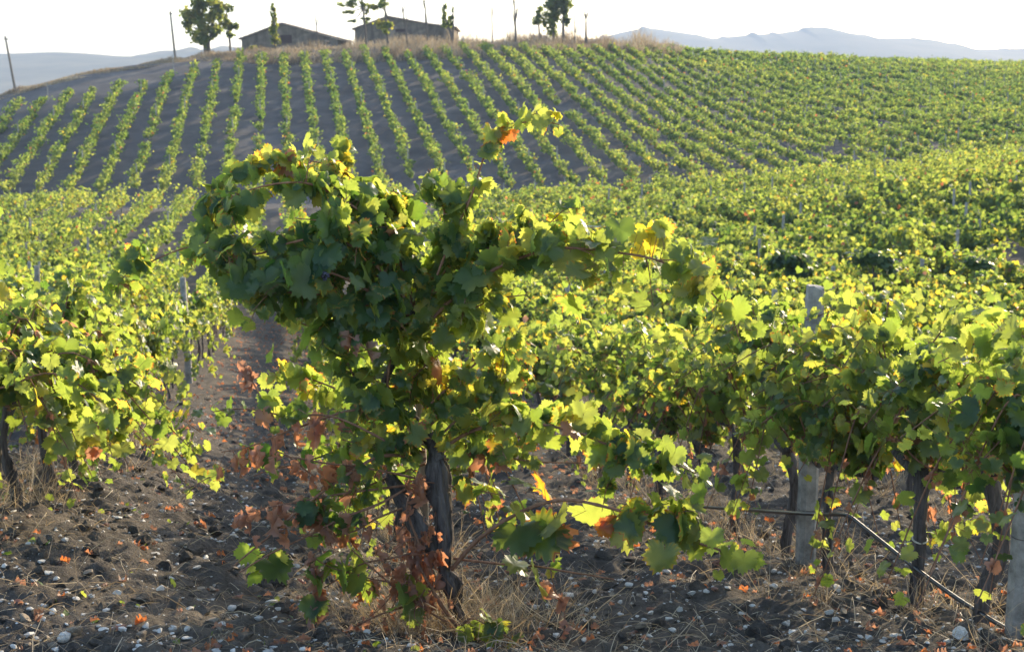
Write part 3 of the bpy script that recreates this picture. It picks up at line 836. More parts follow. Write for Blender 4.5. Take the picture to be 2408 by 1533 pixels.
R = dict(n_canes=15, per_cane=50, size=.050, height=1.36, low=0, droop=.18, strag=7, yellow=.6)
LR = dict(R, height=1.14, sidew=.17, droop=.26, low=0, strag=9, per_cane=54, gs=.7, lean=-.10)
MR = dict(R, height=1.15, sidew=.15)
near_list = [
    # right row, from the right edge inwards
    (2.2, 4.95, 'large blurred vine at the right edge, nearest of the right row', dict(R, n_canes=10, height=1.08)),
    (2.2, 5.80, 'leafy vine beside the cut off concrete post at the right edge', dict(R, n_canes=13, height=1.15)),
    (2.2, 6.38, 'vine whose trunk wears a pale tie, right of the whole concrete post', dict(R, n_canes=14, dry=.06, straight=0)),
    (2.2, 7.45, 'vine with bent dark trunk leaning beside the whole concrete post', dict(R, n_canes=22, dry=.06, height=1.3)),
    (2.2, 8.12, 'dark trunked vine just left of and behind the whole concrete post', dict(R, n_canes=14, dry=.05)),
    (2.2, 9.05, 'second vine behind the whole concrete post in its row', dict(R)),
    (2.2, 10.0, 'third vine behind the whole concrete post in its row', dict(R)),
    (2.2, 10.9, 'fourth vine behind the whole concrete post in its row', dict(R, n_canes=12)),
    (2.2, 11.9, 'fifth vine behind the whole concrete post in its row', dict(R, n_canes=12)),
    (2.2, 12.9, 'sixth vine behind the whole concrete post in its row', dict(R, n_canes=12)),
    # left row
    (-2.2, 6.55, 'vine cut by the left edge with a shaded clump of tall shoots', dict(LR, n_canes=20, low=11, height=1.5, strag=9)),
    (-2.2, 7.46, 'leafy vine on a dark double trunk at the left edge', dict(LR, n_canes=22, low=12, strag=10)),
    (-2.2, 8.5, 'second vine behind the dark double trunk in the left row', dict(LR, n_canes=15)),
    (-2.2, 9.5, 'third vine behind the dark double trunk in the left row', dict(LR, n_canes=15)),
    (-2.2, 10.6, 'fourth vine behind the dark double trunk in the left row', dict(LR, n_canes=14)),
    (-2.2, 11.7, 'fifth vine behind the dark double trunk in the left row', dict(LR, n_canes=13)),
    (-2.2, 12.7, 'sixth vine behind the dark double trunk beside the bare alley', dict(LR, n_canes=13)),
    # the row of the tall vine, behind it
    (0, 7.3, 'low vine directly behind the tall central vine', dict(MR, n_canes=11, dry=.05)),
    (0, 8.4, 'second vine behind the tall central vine in its row', dict(MR, n_canes=12)),
    (0, 9.5, 'third vine behind the tall central vine in its row', dict(MR, n_canes=12)),
    (0, 10.6, 'fourth vine behind the tall central vine in its row', dict(MR, n_canes=12)),
    (0, 11.7, 'fifth vine behind the tall central vine in its row', dict(MR, n_canes=12)),
    (0, 12.8, 'sixth vine behind the tall central vine in its row', dict(MR, n_canes=12)),
    # second row to the right
    (4.4, 9.4, 'vine of the second row, showing between leaves at the right edge', dict(R, n_canes=12)),
    (4.4, 10.4, 'second vine of the row behind the concrete post row', dict(R, n_canes=12)),
    (4.4, 11.4, 'third vine of the row behind the concrete post row', dict(R, n_canes=12)),
    (4.4, 12.4, 'fourth vine of the row behind the concrete post row', dict(R, n_canes=12)),
]
for k, (q, y, lab, kw) in enumerate(near_list):
    near_vine(row_x(q, y), y, lab, 100 + k, None, **kw)

# ------------------------------------------------------------------ vines of the middle distance: eight kinds, copied
PROTO_LEAVES = []
protos = []
for k in range(8):
    rg = np.random.default_rng(300 + k)
    tk, arms, canes = trained_vine(rg, 1, 15, 50, .064, None, height=1.26 + .1 * (k % 3), yellow=.65, dry=.02, low=1)
    for a, b, c in zip(arms.v, arms.q, range(99)): pass
    tm = MB()
    for src in (tk, arms):
        off = 0
        vv = np.concatenate(src.v); tt = np.concatenate(src.t) if src.t else None; qq = np.concatenate(src.q) if src.q else None
        tm.add(vv, tt, qq)
    lm = MB(); cm = MB()
    for c, l in canes:
        cm.add(np.concatenate(c.v), np.concatenate(c.t) if c.t else None, np.concatenate(c.q))
        lm.add(np.concatenate(l.v), np.concatenate(l.t), None, np.concatenate(l.a))
    protos.append((tm.mesh('trunk'), cm.mesh('canes'), lm.mesh('canopy')))
ORD = ['first', 'second', 'third', 'fourth', 'fifth', 'sixth', 'seventh', 'eighth', 'ninth', 'tenth', 'eleventh', 'twelfth']

def in_view(x, y, margin=.05):
    return abs(x / (y / 1.0)) < .372 + margin + .4 / y

proto_roots = []
mid_n = 0
MID_END = 41.0
rg = np.random.default_rng(77)
skip_dark = []
for dpx, dpy in ((1858, 640), (2056, 638), (2296, 640)):
    pass
for r in range(-6, 13):
    q = r * ROW_S
    y = 13.6 + rg.uniform(0, 1)
    while y < MID_END:
        x = row_x(q, y) + rg.normal(0, .05)
        if in_view(x, y) and not (r in (1, 0, -1) and y < 13.6) and mid_n < 272:
            k = int(rg.integers(8))
            if r == 0: where = 'row of the tall vine'
            elif r == 1: where = 'row of the whole concrete post'
            elif r == -1: where = 'row along the left side of the bare alley'
            elif r > 0: where = '%s row right of the tall vine' % ORD[r - 1]
            else: where = '%s row left of the tall vine' % ORD[-r - 1]
            z = float(ground(x, y))
            if k >= len(proto_roots) or proto_roots[k] is None:
                while len(proto_roots) <= k: proto_roots.append(None)
                o = thing('grapevine', '', 'grapevine', (x, y, z))
                link('trunk', protos[k][0], M_BARK, o)
                cn = link('cane', protos[k][1], M_CANE, o)
                link('canopy', protos[k][2], M_LEAF, o)
                proto_roots[k] = o
            else:
                o = copy_tree(proto_roots[k])
            o.location = (x, y, z); o.rotation_euler = (0, 0, math.pi * int(rg.integers(2)) + rg.normal(0, .08))
            sc = rg.uniform(.88, 1.1); o.scale = (sc * rg.uniform(.95, 1.1) * (.62 if r in (0, -1) and y < 34 else 1), sc, sc * (.88 if r in (0, -1) else 1))
            tag(o, 'bushy mid distance vine in the ' + where, 'grapevine', 'mid distance vines in the ' + where)
            mid_n += 1
        y += 1.02 * rg.uniform(.85, 1.15)
print('mid vines', mid_n)

# ------------------------------------------------------------------ all vines farther off: one mass
def build_distant():
    rg = np.random.default_rng(9)
    cloud = []
    for k in range(8):
        r2 = np.random.default_rng(700 + k)
        ax = unit(np.array([-ROW_M, 1.0, 0.0])); sd = np.array([ax[1], -ax[0], 0.0])
        P = []; D = []; N = []; T = []
        for c in range(12):
            a = r2.uniform(-.55, .55); side = np.clip(r2.normal(0, .24), -.42, .42); h = r2.uniform(.35, .85); al = r2.normal(0, .2)
            st = ax * a + np.array([0, 0, .68])
            path = spline([st, st + sd * side * .4 + np.array([0, 0, h * .6]), st + sd * side + ax * al + np.array([0, 0, h]), st + sd * side * 1.7 + ax * al * 1.5 + np.array([0, 0, h - r2.uniform(.0, .4)])], 14)
            b, e, d, n, s = leaf_pose(r2, path, 0, 1, 40, .15, 1.3, 'g')
            P.append(e); D.append(d); N.append(n)
        cloud.append((np.concatenate(P), np.concatenate(D), np.concatenate(N)))
    pos = []
    end_px = np.array([0, 300, 437, 530, 590, 630, 1450, 1600, 2408]); end_t = np.array([.716, .747, .818, .84, .858, .865, .88, 1.05, 1.06])
    end_s = np.array([s_of(a, 160) for a in end_px])
    for r in range(-40, 80):
        q = r * ROW_S
        y = (MID_END if True else 0) + rg.uniform(0, 1)
        first = True
        while y < 235:
            x = row_x(q, y)
            yc = float(crest_y(x, y)); s = x / y
            if abs(s) < .46:
                ye = YP + (yc - YP) * float(np.interp(s, end_s, end_t))
                if y < YP - 4 or (y > YP + 1.5 and y < ye + rg.normal(0, 1.2)):
                    if rg.random() > .03 + .22 * sstep(.62, .85, vnoise(x * .45, y * .22, 14)): pos.append((x + rg.normal(0, .06), y, r))
            y += 1.02 * rg.uniform(.85, 1.15)
    pos = np.array(pos)
    z = ground(pos[:, 0], pos[:, 1])
    mb = MB(); tm = MB()
    vig = vnoise(pos[:, 0] * .08, pos[:, 1] * .08, 12)
    Ps, Ds, Ns, Ss, Ts = [], [], [], [], []
    for i in range(len(pos)):
        x, y, r = pos[i]
        n = int(np.interp(y, [40, 70, 100, 160, 215], [330, 200, 130, 84, 60]))
        P, D, N = cloud[int(rg.integers(8))]
        j = rg.integers(0, len(P), n)
        sc = (.70 + .42 * vig[i]) * rg.uniform(.72, 1.2)
        if y > YP: sc *= .84
        fl = 1 if rg.random() < .5 else -1
        M = np.array([fl, fl, 1.0])
        Ps.append(P[j] * M * np.array([sc, 1.0, sc]) + np.array([x, y, z[i]]))
        Ds.append(D[j] * M); Ns.append(N[j])
        Ss.append(rg.uniform(.8, 1.25, n) * np.interp(y, [40, 100, 200], [.105, .17, .24]))
        t = np.clip(rg.normal(.36 + .22 * (vig[i] - .5) + rg.normal(0, .05) - (.10 if y > YP + 8 else 0), .12, n), .03, .62)  # upper hill rows tinted darker green, their shade put into leaf colour
        xx = rg.random(n); t = np.where(xx < .02, .68, t); t = np.where(xx > .988, .86, t)
        Ts.append(t)
    P = np.concatenate(Ps); D = np.concatenate(Ds); N = np.concatenate(Ns); S = np.concatenate(Ss); T = np.concatenate(Ts)
    print('distant vines', len(pos), 'leaves', len(P))
    far = P[:, 1] > 70
    add_leaves(mb, P[~far], D[~far], N[~far], S[~far], T[~far], 2, 'green', rg, 0)
    # beyond that a leaf is two bent triangles
    i = np.where(far)[0]
    y_ = unit(D[i]); z_ = unit(N[i] - y_ * np.sum(N[i] * y_, 1, keepdims=True)); x_ = np.cross(y_, z_); s = S[i, None]
    Vv = np.stack([P[i], P[i] + s * (.55 * x_ + .55 * y_ - .12 * z_), P[i] + s * (1.0 * y_ - .1 * z_), P[i] + s * (-.55 * x_ + .55 * y_ - .12 * z_)], 1)
    b = (np.arange(len(i)) * 4)[:, None, None]
    tri = (np.array([[0, 1, 2], [0, 2, 3]])[None] + b).reshape(-1, 3)
    mb.add(Vv.reshape(-1, 3), tri, None, np.repeat(T[i], 4))
    o = link('distant_vines', mb.mesh('distant_vines'), M_LEAF_FAR)
    tag(o, 'rows of small green vines filling the valley floor and striping the hill', 'vines', None, 'stuff')
build_distant()

# overgrown vines standing out of the field, their shaded side put into darker leaf tint
def shade_tinted_vine(px, py, Y, label, w, seed, lobes):
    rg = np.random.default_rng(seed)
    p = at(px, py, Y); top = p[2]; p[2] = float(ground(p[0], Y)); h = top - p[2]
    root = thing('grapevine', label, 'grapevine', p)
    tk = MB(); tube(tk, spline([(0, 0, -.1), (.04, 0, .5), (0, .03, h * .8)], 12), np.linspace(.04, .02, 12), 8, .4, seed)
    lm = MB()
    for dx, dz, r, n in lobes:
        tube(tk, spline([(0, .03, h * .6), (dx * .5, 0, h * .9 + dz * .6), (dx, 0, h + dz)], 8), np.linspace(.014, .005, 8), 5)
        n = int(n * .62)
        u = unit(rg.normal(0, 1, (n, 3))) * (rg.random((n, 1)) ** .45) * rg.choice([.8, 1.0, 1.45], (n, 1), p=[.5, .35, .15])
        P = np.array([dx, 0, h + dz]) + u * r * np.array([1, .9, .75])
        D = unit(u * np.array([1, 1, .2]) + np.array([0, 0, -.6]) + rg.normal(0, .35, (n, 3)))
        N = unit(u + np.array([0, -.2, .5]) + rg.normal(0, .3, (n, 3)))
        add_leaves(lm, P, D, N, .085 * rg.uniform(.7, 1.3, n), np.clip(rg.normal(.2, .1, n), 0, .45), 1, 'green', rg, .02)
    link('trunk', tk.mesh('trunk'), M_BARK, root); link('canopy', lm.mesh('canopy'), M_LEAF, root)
shade_tinted_vine(1858, 592, 31.0, 'shade-darkened overgrown vine mounding above the field, just left of the post top', 0, 1,
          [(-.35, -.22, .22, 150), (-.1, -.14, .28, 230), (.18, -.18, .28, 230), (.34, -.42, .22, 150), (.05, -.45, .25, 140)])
shade_tinted_vine(2056, 588, 30.5, 'shade-darkened overgrown vine arching above the field, right of the post top', 0, 2,
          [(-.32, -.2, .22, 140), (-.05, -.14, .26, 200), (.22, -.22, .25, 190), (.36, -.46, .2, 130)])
shade_tinted_vine(2298, 594, 29.5, 'small shade-darkened tuft of vine above the field near the right edge', 0, 3, [(-.1, -.2, .2, 100), (.15, -.24, .2, 100), (.32, -.36, .14, 50)])

# ------------------------------------------------------------------ posts
def post_mesh(h, w, seed, slices=24):
    rg = np.random.default_rng(seed)
    mb = MB()
    z = np.concatenate([[-.25], np.linspace(0, h, slices)])
    c = .22 * w
    prof = np.array([(-w/2 + c, -w/2), (w/2 - c, -w/2), (w/2, -w/2 + c), (w/2, w/2 - c), (w/2 - c, w/2), (-w/2 + c, w/2), (-w/2, w/2 - c), (-w/2, -w/2 + c)])
    k = len(prof)
    Vv = np.zeros((len(z), k, 3))
    for i, zz in enumerate(z):
        tp = 1.12 - .14 * max(zz, 0) / h
        if i == len(z) - 1: tp *= .93
        Vv[i, :, :2] = prof * tp * (1 + rg.normal(0, .008, (k, 1))); Vv[i, :, 2] = zz + (rg.normal(0, .008, k) if i == len(z) - 1 else 0)
    i = np.arange(len(z) - 1)[:, None] * k; j = np.arange(k)[None]; j2 = (j + 1) % k
    mb.add(Vv.reshape(-1, 3), None, np.stack([i + j, i + j2, i + k + j2, i + k + j], -1).reshape(-1, 4))
    mb.add(np.vstack([[[0, 0, h + .004]], Vv[-1]]), [(0, 1 + a, 1 + (a + 1) % k) for a in range(k)])
    return mb.mesh('concrete_post', False)

def ring_wire(r, z):
    mb = MB(); a = np.linspace(0, 2 * math.pi, 25)
    tube(mb, np.stack([np.cos(a) * r, np.sin(a) * r, np.full(25, z)], -1), .0025, 5)
    return mb

def near_post(px, py, Y, h, w, label, wire_z):
    p = at(px, py, Y); p[2] = float(ground(p[0], Y)) + .0
    root = thing('concrete_post', label, 'post', p, .16)
    link('shaft', post_mesh(h, w, int(px)), M_CONC, root)
    for z in wire_z: link('wire_tie', ring_wire(w * .60, z).mesh('wire_tie'), M_WIRE, root)
    return root
near_post(1893, 1345, 7.8, 1.63, .092, 'whole pale concrete post rising above the leaves of the right row', (.36, .72))
near_post(2398, 1490, 5.47, 1.05, .092, 'pale concrete post cut off by the right edge', (.45,))

pm = post_mesh(1.62, .085, 5, 4); pm.materials.append(M_CONC)
rg = np.random.default_rng(55)
n_post = 0; first_post = None
for r in range(-30, 60):
    q = r * ROW_S; y = 15 + rg.uniform(0, 11)
    while y < 205:
        x = row_x(q, y)
        yc = float(crest_y(x, y)); s = x / y
        if abs(s) < .38 and not (YP - 4 < y < YP + 1.5) and y < YP + (yc - YP) * .9:
            if first_post is None: o = first_post = link('trellis_post', pm, None)
            else:
                o = first_post.copy(); COL.objects.link(o)
            o.location = (x + .08, y, float(ground(x, y)))
            o.rotation_euler = (rg.normal(0, .03), rg.normal(0, .03), rg.uniform(0, .5))
            o.scale = (1, 1, rg.uniform(.95, 1.06))
            where = 'hill beyond the track' if y > YP else ('middle field' if y > 45 else 'rows just behind the near vines')
            tag(o, 'thin pale concrete trellis post among the vines of the ' + where, 'post', 'trellis posts on the ' + where)
            n_post += 1
        y += rg.uniform(10, 15) if y < YP else rg.uniform(15, 24)
print('posts', n_post)

# ------------------------------------------------------------------ drip hose in the right row, tie on a trunk
def build_hose():
    def hp(px, py, Y): return at(px, py, Y)
    pts = [hp(1560, 1185, 10.2), hp(1720, 1196, 8.8), hp(1850, 1205, 7.85), hp(1930, 1209, 7.45), hp(1975, 1209, 7.15), hp(1996, 1213, 7.05), hp(2020, 1230, 6.95), hp(2130, 1318, 6.45),
           hp(2230, 1392, 6.05), hp(2320, 1450, 5.72), hp(2408, 1500, 5.42), hp(2560, 1580, 4.9)]
    p = spline(pts, 160)
    mb = MB(); tube(mb, p, .0105, 10)
    o = link('irrigation_hose', mb.mesh('irrigation_hose', True, p[0]), M_HOSE, None, p[0])
    tag(o, 'black drip irrigation hose kinked at post and falling to the right', 'hose')
    x = row_x(2.2, 6.38); z = float(soil_z(x, 6.38))
    mb = MB(); a = np.linspace(0, 2 * math.pi, 25)
    tube(mb, np.stack([np.cos(a) * .033, np.sin(a) * .033, .010 * np.sin(a)], -1), .0045, 6)
    o = link('trunk_tie', mb.mesh('trunk_tie'), M_TIE, None, (x, 6.38, z + .34))
    tag(o, 'pale plastic tie round the dark vine trunk right of the hose', 'tie')
build_hose()

# ------------------------------------------------------------------ stones, clods, straw, leaf litter
def build_stones():
    rg = np.random.default_rng(21)
    data = []
    for k in range(9):
        mb = MB(); ico(mb, (0, 0, 0), 1.0, 3 if k < 5 else 2, .07, rg, (1, rg.uniform(.6, .9), rg.uniform(.38, .65)))
        data.append(mb.mesh('stone', False)); data[-1].materials.append(M_STONE if k % 3 else M_STONE2)
    first = {}
    spots = [(700,935+400,0.055),(565,1335,.05),(463,1337,.045),(210,1352,.05),(115,1350,.045),(405,1365,.04),(500,1390,.045),(375,1388,.05),(640,1420,.06),(790,1400,.06),(740,1400,.04),
             (60,1460,.06),(170,1490,.09),(245,1490,.06),(150,1500,.07),(330,1500,.06),(500,1470,.07),(550,1440,.05),(405,1480,.05),(440,1505,.05),(620,1360,.04),
             (1340,1175+230,.05),(1625,1400,.05),(1745,1445,.05),(1850,1470,.06),(1560,1330,.05),(1480,1385,.05),(1440,1400,.05),(1400,1395,.04),(1690,1365,.04),(1800,1350,.04),(1660,1395,.04),
             (1948,1445,.05),(1985,1442,.045),(1880,1450,.055),(1910,1400,.05),(1970,1395,.07),(2260,1500,.10),(2080,1405,.06),(1720,1340,.06),(1460,1420,.04),(1600,1440,.045),(1380,1440,.04),
             (1510,1480,.07),(1820,1345,.045),(2040,1505,.05),(1960,1505,.05),(470,1240,.05),(560,1250,.05),(520,1275,.04),(620,1230,.04),(480,1300,.04),(640,1295,.05),(700,1290,.05),(450,1190,.04)]
    for px, py, sz in spots:
        # walk the sight line down to the soil
        Y = 4.5
        while Y < 30:
            p = at(px, py, Y)
            if p[2] <= float(soil_z(p[0], Y)): break
            Y += .02
        k = int(rg.integers(9))
        if k not in first: first[k] = o = link('stone', data[k], None)
        else:
            o = first[k].copy(); COL.objects.link(o)
        o.location = (p[0], Y, float(soil_z(p[0], Y)) + sz * .12)
        o.scale = (sz * .56,) * 3; o.rotation_euler = (rg.normal(0, .2), rg.normal(0, .2), rg.uniform(0, 6.28))
        side = 'left alley' if px < 900 else ('soil between the tall vine and the right row' if px < 1880 else 'soil in front of the right row')
        big = 'larger' if sz > .055 else 'small'
        tint_ = 'pale' if k % 3 else 'ochre'
        tag(o, f'{big} {tint_} stone lying on the {side}', 'stone', f'{big} {tint_} stones on the {side}')
    # gravel
    mb = MB(); ob = MB(); cl = MB()
    n = 12000
    Y = 3.9 + 15 * rg.random(n) ** 1.8; s = rg.uniform(-.42, .42, n); X = s * Y
    Z = soil_z(X, Y)
    for i in range(n):
        r = .006 + .024 * rg.random() ** 3
        ico(mb if rg.random() < .7 else ob, (X[i], Y[i], Z[i] + r * .15), r, 1, .1, rg, (1, rg.uniform(.6, 1), rg.uniform(.35, .7)), rg.uniform(0, 6))
    tag(link('gravel', mb.mesh('gravel', False), M_STONE), 'small pale limestone chips strewn over the dark soil', 'gravel', None, 'stuff')
    tag(link('gravel', ob.mesh('gravel', False), M_STONE2), 'small ochre chips strewn over the dark soil', 'gravel', None, 'stuff')
    n = 3600
    Y = 3.9 + 16 * rg.random(n) ** 1.6; s = rg.uniform(-.42, .42, n); X = s * Y; Z = soil_z(X, Y)
    for i in range(n):
        r = .012 + .05 * rg.random() ** 3.2
        ico(cl, (X[i], Y[i], Z[i] + r * .1), r, 2, .32, rg, (1, rg.uniform(.7, 1), rg.uniform(.5, .9)), rg.uniform(0, 6))
    tag(link('soil_clods', cl.mesh('soil_clods', False), M_SOIL), 'dark crumbly clods lying all over the tilled soil', 'clods', None, 'stuff')
build_stones()

def blades(mb, base, tip, bend, w, tint, rg):
    """bent flat strips in three pieces"""
    n = len(base)
    d = unit(tip - base); u = unit(np.cross(d, unit(rg.normal(0, 1, (n, 3))))) * np.asarray(w).reshape(-1, 1)
    mid1 = base + (tip - base) * .35 + bend * .8; mid2 = base + (tip - base) * .7 + bend
    Vv = np.stack([base - u, base + u, mid1 - u * .9, mid1 + u * .9, mid2 - u * .7, mid2 + u * .7, tip - u * .2, tip + u * .2], 1)
    q = np.array([[0, 1, 3, 2], [2, 3, 5, 4], [4, 5, 7, 6]])[None] + (np.arange(n) * 8)[:, None, None]
    mb.add(Vv.reshape(-1, 3), None, q.reshape(-1, 4), np.repeat(tint, 8))

def build_litter():
    rg = np.random.default_rng(31)
    # straw and stalks lying on the soil
    n = 14500
    Y = 3.9 + 15 * rg.random(n) ** 1.7; X = rg.uniform(-.42, .42, n) * Y
    dens = vnoise(X * .9, Y * .9, 51)
    qq = X - row_x(0, Y)
    under = np.exp(-((qq - 2.2) / .45) ** 2) + np.exp(-((qq + 2.2) / .4) ** 2) + np.exp(-(qq / .4) ** 2)
    keep = rg.random(n) < .25 + dens * .75 + under * .4
    X, Y = X[keep], Y[keep]; n = len(X)
    Z = soil_z(X, Y)
    a = rg.uniform(0, 6.28, n); L = rg.gamma(2.2, .035, n) + .02
    up = np.abs(rg.normal(0, .25, n))
    base = np.stack([X, Y, Z + .004], -1)
    dx = np.stack([np.cos(a), np.sin(a), up], -1) * L[:, None]
    tip = base + dx
    tip[:, 2] = np.maximum(tip[:, 2], soil_z(tip[:, 0], tip[:, 1]) + .004)
    bend = rg.normal(0, .16, (n, 3)) * L[:, None]; bend[:, 2] = np.abs(bend[:, 2]) + .008
    mb = MB(); blades(mb, base, tip, bend, rg.uniform(.0007, .0024, n), rg.random(n), rg)
    # tufts of dry grass under the rows
    tufts = []
    for qv, lo, hi, num in ((0, 5.85, 6.35, 30), (2.2, 5.0, 13, 60), (-2.2, 6.5, 13, 34), (0, 5.8, 6.6, 26), (0, 6.6, 12, 26), (4.4, 9, 14, 16)):
        yy = rg.uniform(lo, hi, num)
        for y in yy: tufts.append((row_x(qv, y) + rg.normal(0, .22), y))
    for x, y in tufts:
        m = int(rg.integers(10, 34)); h = rg.uniform(.08, .34)
        bx = x + rg.normal(0, .05, m); by = y + rg.normal(0, .05, m)
        base = np.stack([bx, by, soil_z(bx, by) - .005], -1)
        tip = base + np.stack([rg.normal(0, .55, m) * h, rg.normal(0, .55, m) * h, h * rg.uniform(.3, 1.1, m)], -1)
        bend = rg.normal(0, .12, (m, 3)) * h + np.array([0, 0, .12 * h])
        blades(mb, base, tip, bend, rg.uniform(.0009, .0024, m), rg.random(m), rg)
    tag(link('dry_grass', mb.mesh('dry_grass'), M_STRAW), 'pale straw and dry grass tufts scattered over the soil', 'dry grass', None, 'stuff')
    # fallen vine leaves
    n = 1400
    Y = 4.7 + 13 * rg.random(n) ** 1.6; qv = rg.choice([0, 2.2, -2.2, 1.1, -1.1], n, p=[.3, .3, .2, .1, .1])
    X = row_x(qv, Y) + rg.normal(0, .45, n)
    P = np.stack([X, Y, soil_z(X, Y) + .012], -1)
    a = rg.uniform(0, 6.28, n)
    D = np.stack([np.cos(a), np.sin(a), rg.normal(0, .25, n)], -1); N = np.stack([rg.normal(0, .4, n), rg.normal(0, .4, n), np.ones(n)], -1)
    m_ = 900
    Y2 = 11 + 28 * rg.random(m_); X2 = row_x(0, Y2) + rg.uniform(-2.0, -.2, m_)
    P = np.vstack([P, np.stack([X2, Y2, soil_z(X2, Y2) + .02], -1)])
    a2 = rg.uniform(0, 6.28, m_)
    D = np.vstack([D, np.stack([np.cos(a2), np.sin(a2), rg.normal(0, .3, m_)], -1)]); N = np.vstack([N, np.stack([rg.normal(0, .5, m_), rg.normal(0, .5, m_), np.ones(m_)], -1)])
    n += m_
    lm = MB(); add_leaves(lm, P, D, N, rg.uniform(.018, .044, n), np.where(rg.random(n) < .25, rg.uniform(.84, .9, n), rg.uniform(.9, 1.05, n)), 0, 'dry', rg)
    tag(link('leaf_litter', lm.mesh('leaf_litter'), M_LEAF), 'curled orange brown fallen vine leaves on the soil', 'leaf litter', None, 'stuff')
    # seedlings
    n = 130
    Y = 4.8 + 6 * rg.random(n); X = rg.uniform(-.40, -.05, n) * Y
    P = np.stack([X, Y, soil_z(X, Y) + .01], -1)
    D = unit(rg.normal(0, 1, (n, 3)) + np.array([0, 0, .8])); N = unit(rg.normal(0, .6, (n, 3)) + np.array([0, 0, 1]))
    lm = MB(); add_leaves(lm, P, D, N, rg.uniform(.012, .03, n), rg.uniform(.2, .5, n), 1, 'green', rg, 0)
    tag(link('weeds', lm.mesh('weeds'), M_LEAF), 'tiny green weed seedlings on the soil of the left alley', 'weeds', None, 'stuff')
build_litter()

# ------------------------------------------------------------------ the top of the hill
def crest_at(px):
    """depth of the hill crest in the direction of picture column px"""
    s = s_of(px, 130)
    return float(np.interp(s, CT_S, CT_Y)), s

def hill_grass():
    rg = np.random.default_rng(61)
    mb = MB()
    n = 42000
    px = rg.uniform(-80, 1640, n)
    yc = np.interp([s_of(p, 130) for p in px], CT_S, CT_Y); s = np.array([s_of(p, 130) for p in px])
    wid = np.interp(px, [0, 450, 620, 1000, 1300, 1500, 1640], [3.5, 4, 13, 16, 16, 14, 2])
    Y = yc + (rg.random(n) * 1.05 - .8) * wid; X = s * Y
    h = np.interp(px, [0, 420, 600, 900, 1050, 1300, 1420, 1500, 1560, 1640], [.6, .5, 1.0, 1.6, 2.0, 2.2, 3.0, 3.4, 2.6, .5]) * rg.uniform(.25, 1.0, n) * (.15 + 1.1 * vnoise(X * .45, Y * .45, 6) ** 1.6)
    base = np.stack([X, Y, ground(X, Y) - .05], -1)
    tip = base + np.stack([rg.normal(0, .25, n) * h, rg.normal(0, .25, n) * h, h], -1)
    bend = rg.normal(0, .10, (n, 3)) * h[:, None]
    blades(mb, base, tip, bend, rg.uniform(.012, .035, n), np.clip(rg.normal(.1, .25, n) + .6 * vnoise(X * .3 + 7, Y * .3, 8), 0, 1), rg)
    tag(link('dry_grass', mb.mesh('dry_grass'), M_STRAW), 'tawny dry grass and brambles along the crest of the hill', 'dry grass', None, 'stuff')
hill_grass()

def px_m(Y): return Y / 1.015 / F     # metres per picture pixel at depth Y

def tree(name, label, px, py, Y, trunks, blobs, seed, leaf=.30, tint=(.35, .18), group=None):
    """trunks: list of [(dx, dz, r)...] in picture pixels from the foot; blobs: (dx, dz, rx, rz, n)"""
    rg = np.random.default_rng(seed)
    p = at(px, py, Y); p[2] = float(ground(p[0], Y)) - .05
    k = px_m(Y); dz0 = at(px, py, Y)[2] - p[2]
    root = thing(name, label, 'tree', p, 0, group)
    mb = MB()
    for tr in trunks:
        pts = [(a * k, rg.normal(0, .05), b * k + (dz0 if i else 0)) for i, (a, b, r) in enumerate(tr)]
        m = max(8, 4 * len(pts)); sp = spline(pts, m)
        tube(mb, sp, np.interp(np.linspace(0, 1, m), np.linspace(0, 1, len(tr)), [r * 1.6 for a, b, r in tr]), 7, .2, seed)
    for dx, dz, rx, rz, n in blobs:          # limbs into each clump
        tr = min(trunks, key=lambda t: abs(t[-1][0] - dx)); a, b, r = tr[len(tr) // 2]
        pts = [(a * k, 0, b * k + dz0), ((a + dx) / 2 * k, rg.normal(0, .1), (b * .4 + dz * .6) * k + dz0), (dx * k, rg.normal(0, .2), dz * k + dz0)]
        tube(mb, spline(pts, 8), np.linspace(.08, .03, 8), 5)
    link('trunk', mb.mesh('trunk'), M_TRUNK, root)
    if blobs:
        lm = MB()
        for dx, dz, rx, rz, n in blobs:
            n = int(n * (.95 if seed == 1 else 1.8)); rx *= (1 if seed == 1 else 1.25); sub = max(4, n // 26)
            cc = unit(rg.normal(0, 1, (sub, 3))) * rg.random((sub, 1)) ** .5 * .85
            j = rg.integers(0, sub, n)
            u = cc[j] * 1.18 + rg.normal(0, .19, (n, 3))
            P = np.array([dx * k, 0, dz * k + dz0]) + u * np.array([rx * k, rx * k, rz * k])
            D = unit(rg.normal(0, 1, (n, 3)) + np.array([0, 0, -.3])); N = unit(u + rg.normal(0, .6, (n, 3)) + np.array([0, 0, .4]))
            t = np.clip(rg.normal(tint[0], tint[1], sub)[j] + rg.normal(0, .1, n), 0, 1)
            add_leaves(lm, P, D, N, leaf * .82 * rg.uniform(.7, 1.3, n), t, 2, 'green', rg, 0)
        link('crown', lm.mesh('crown'), M_TREE, root)
    return root

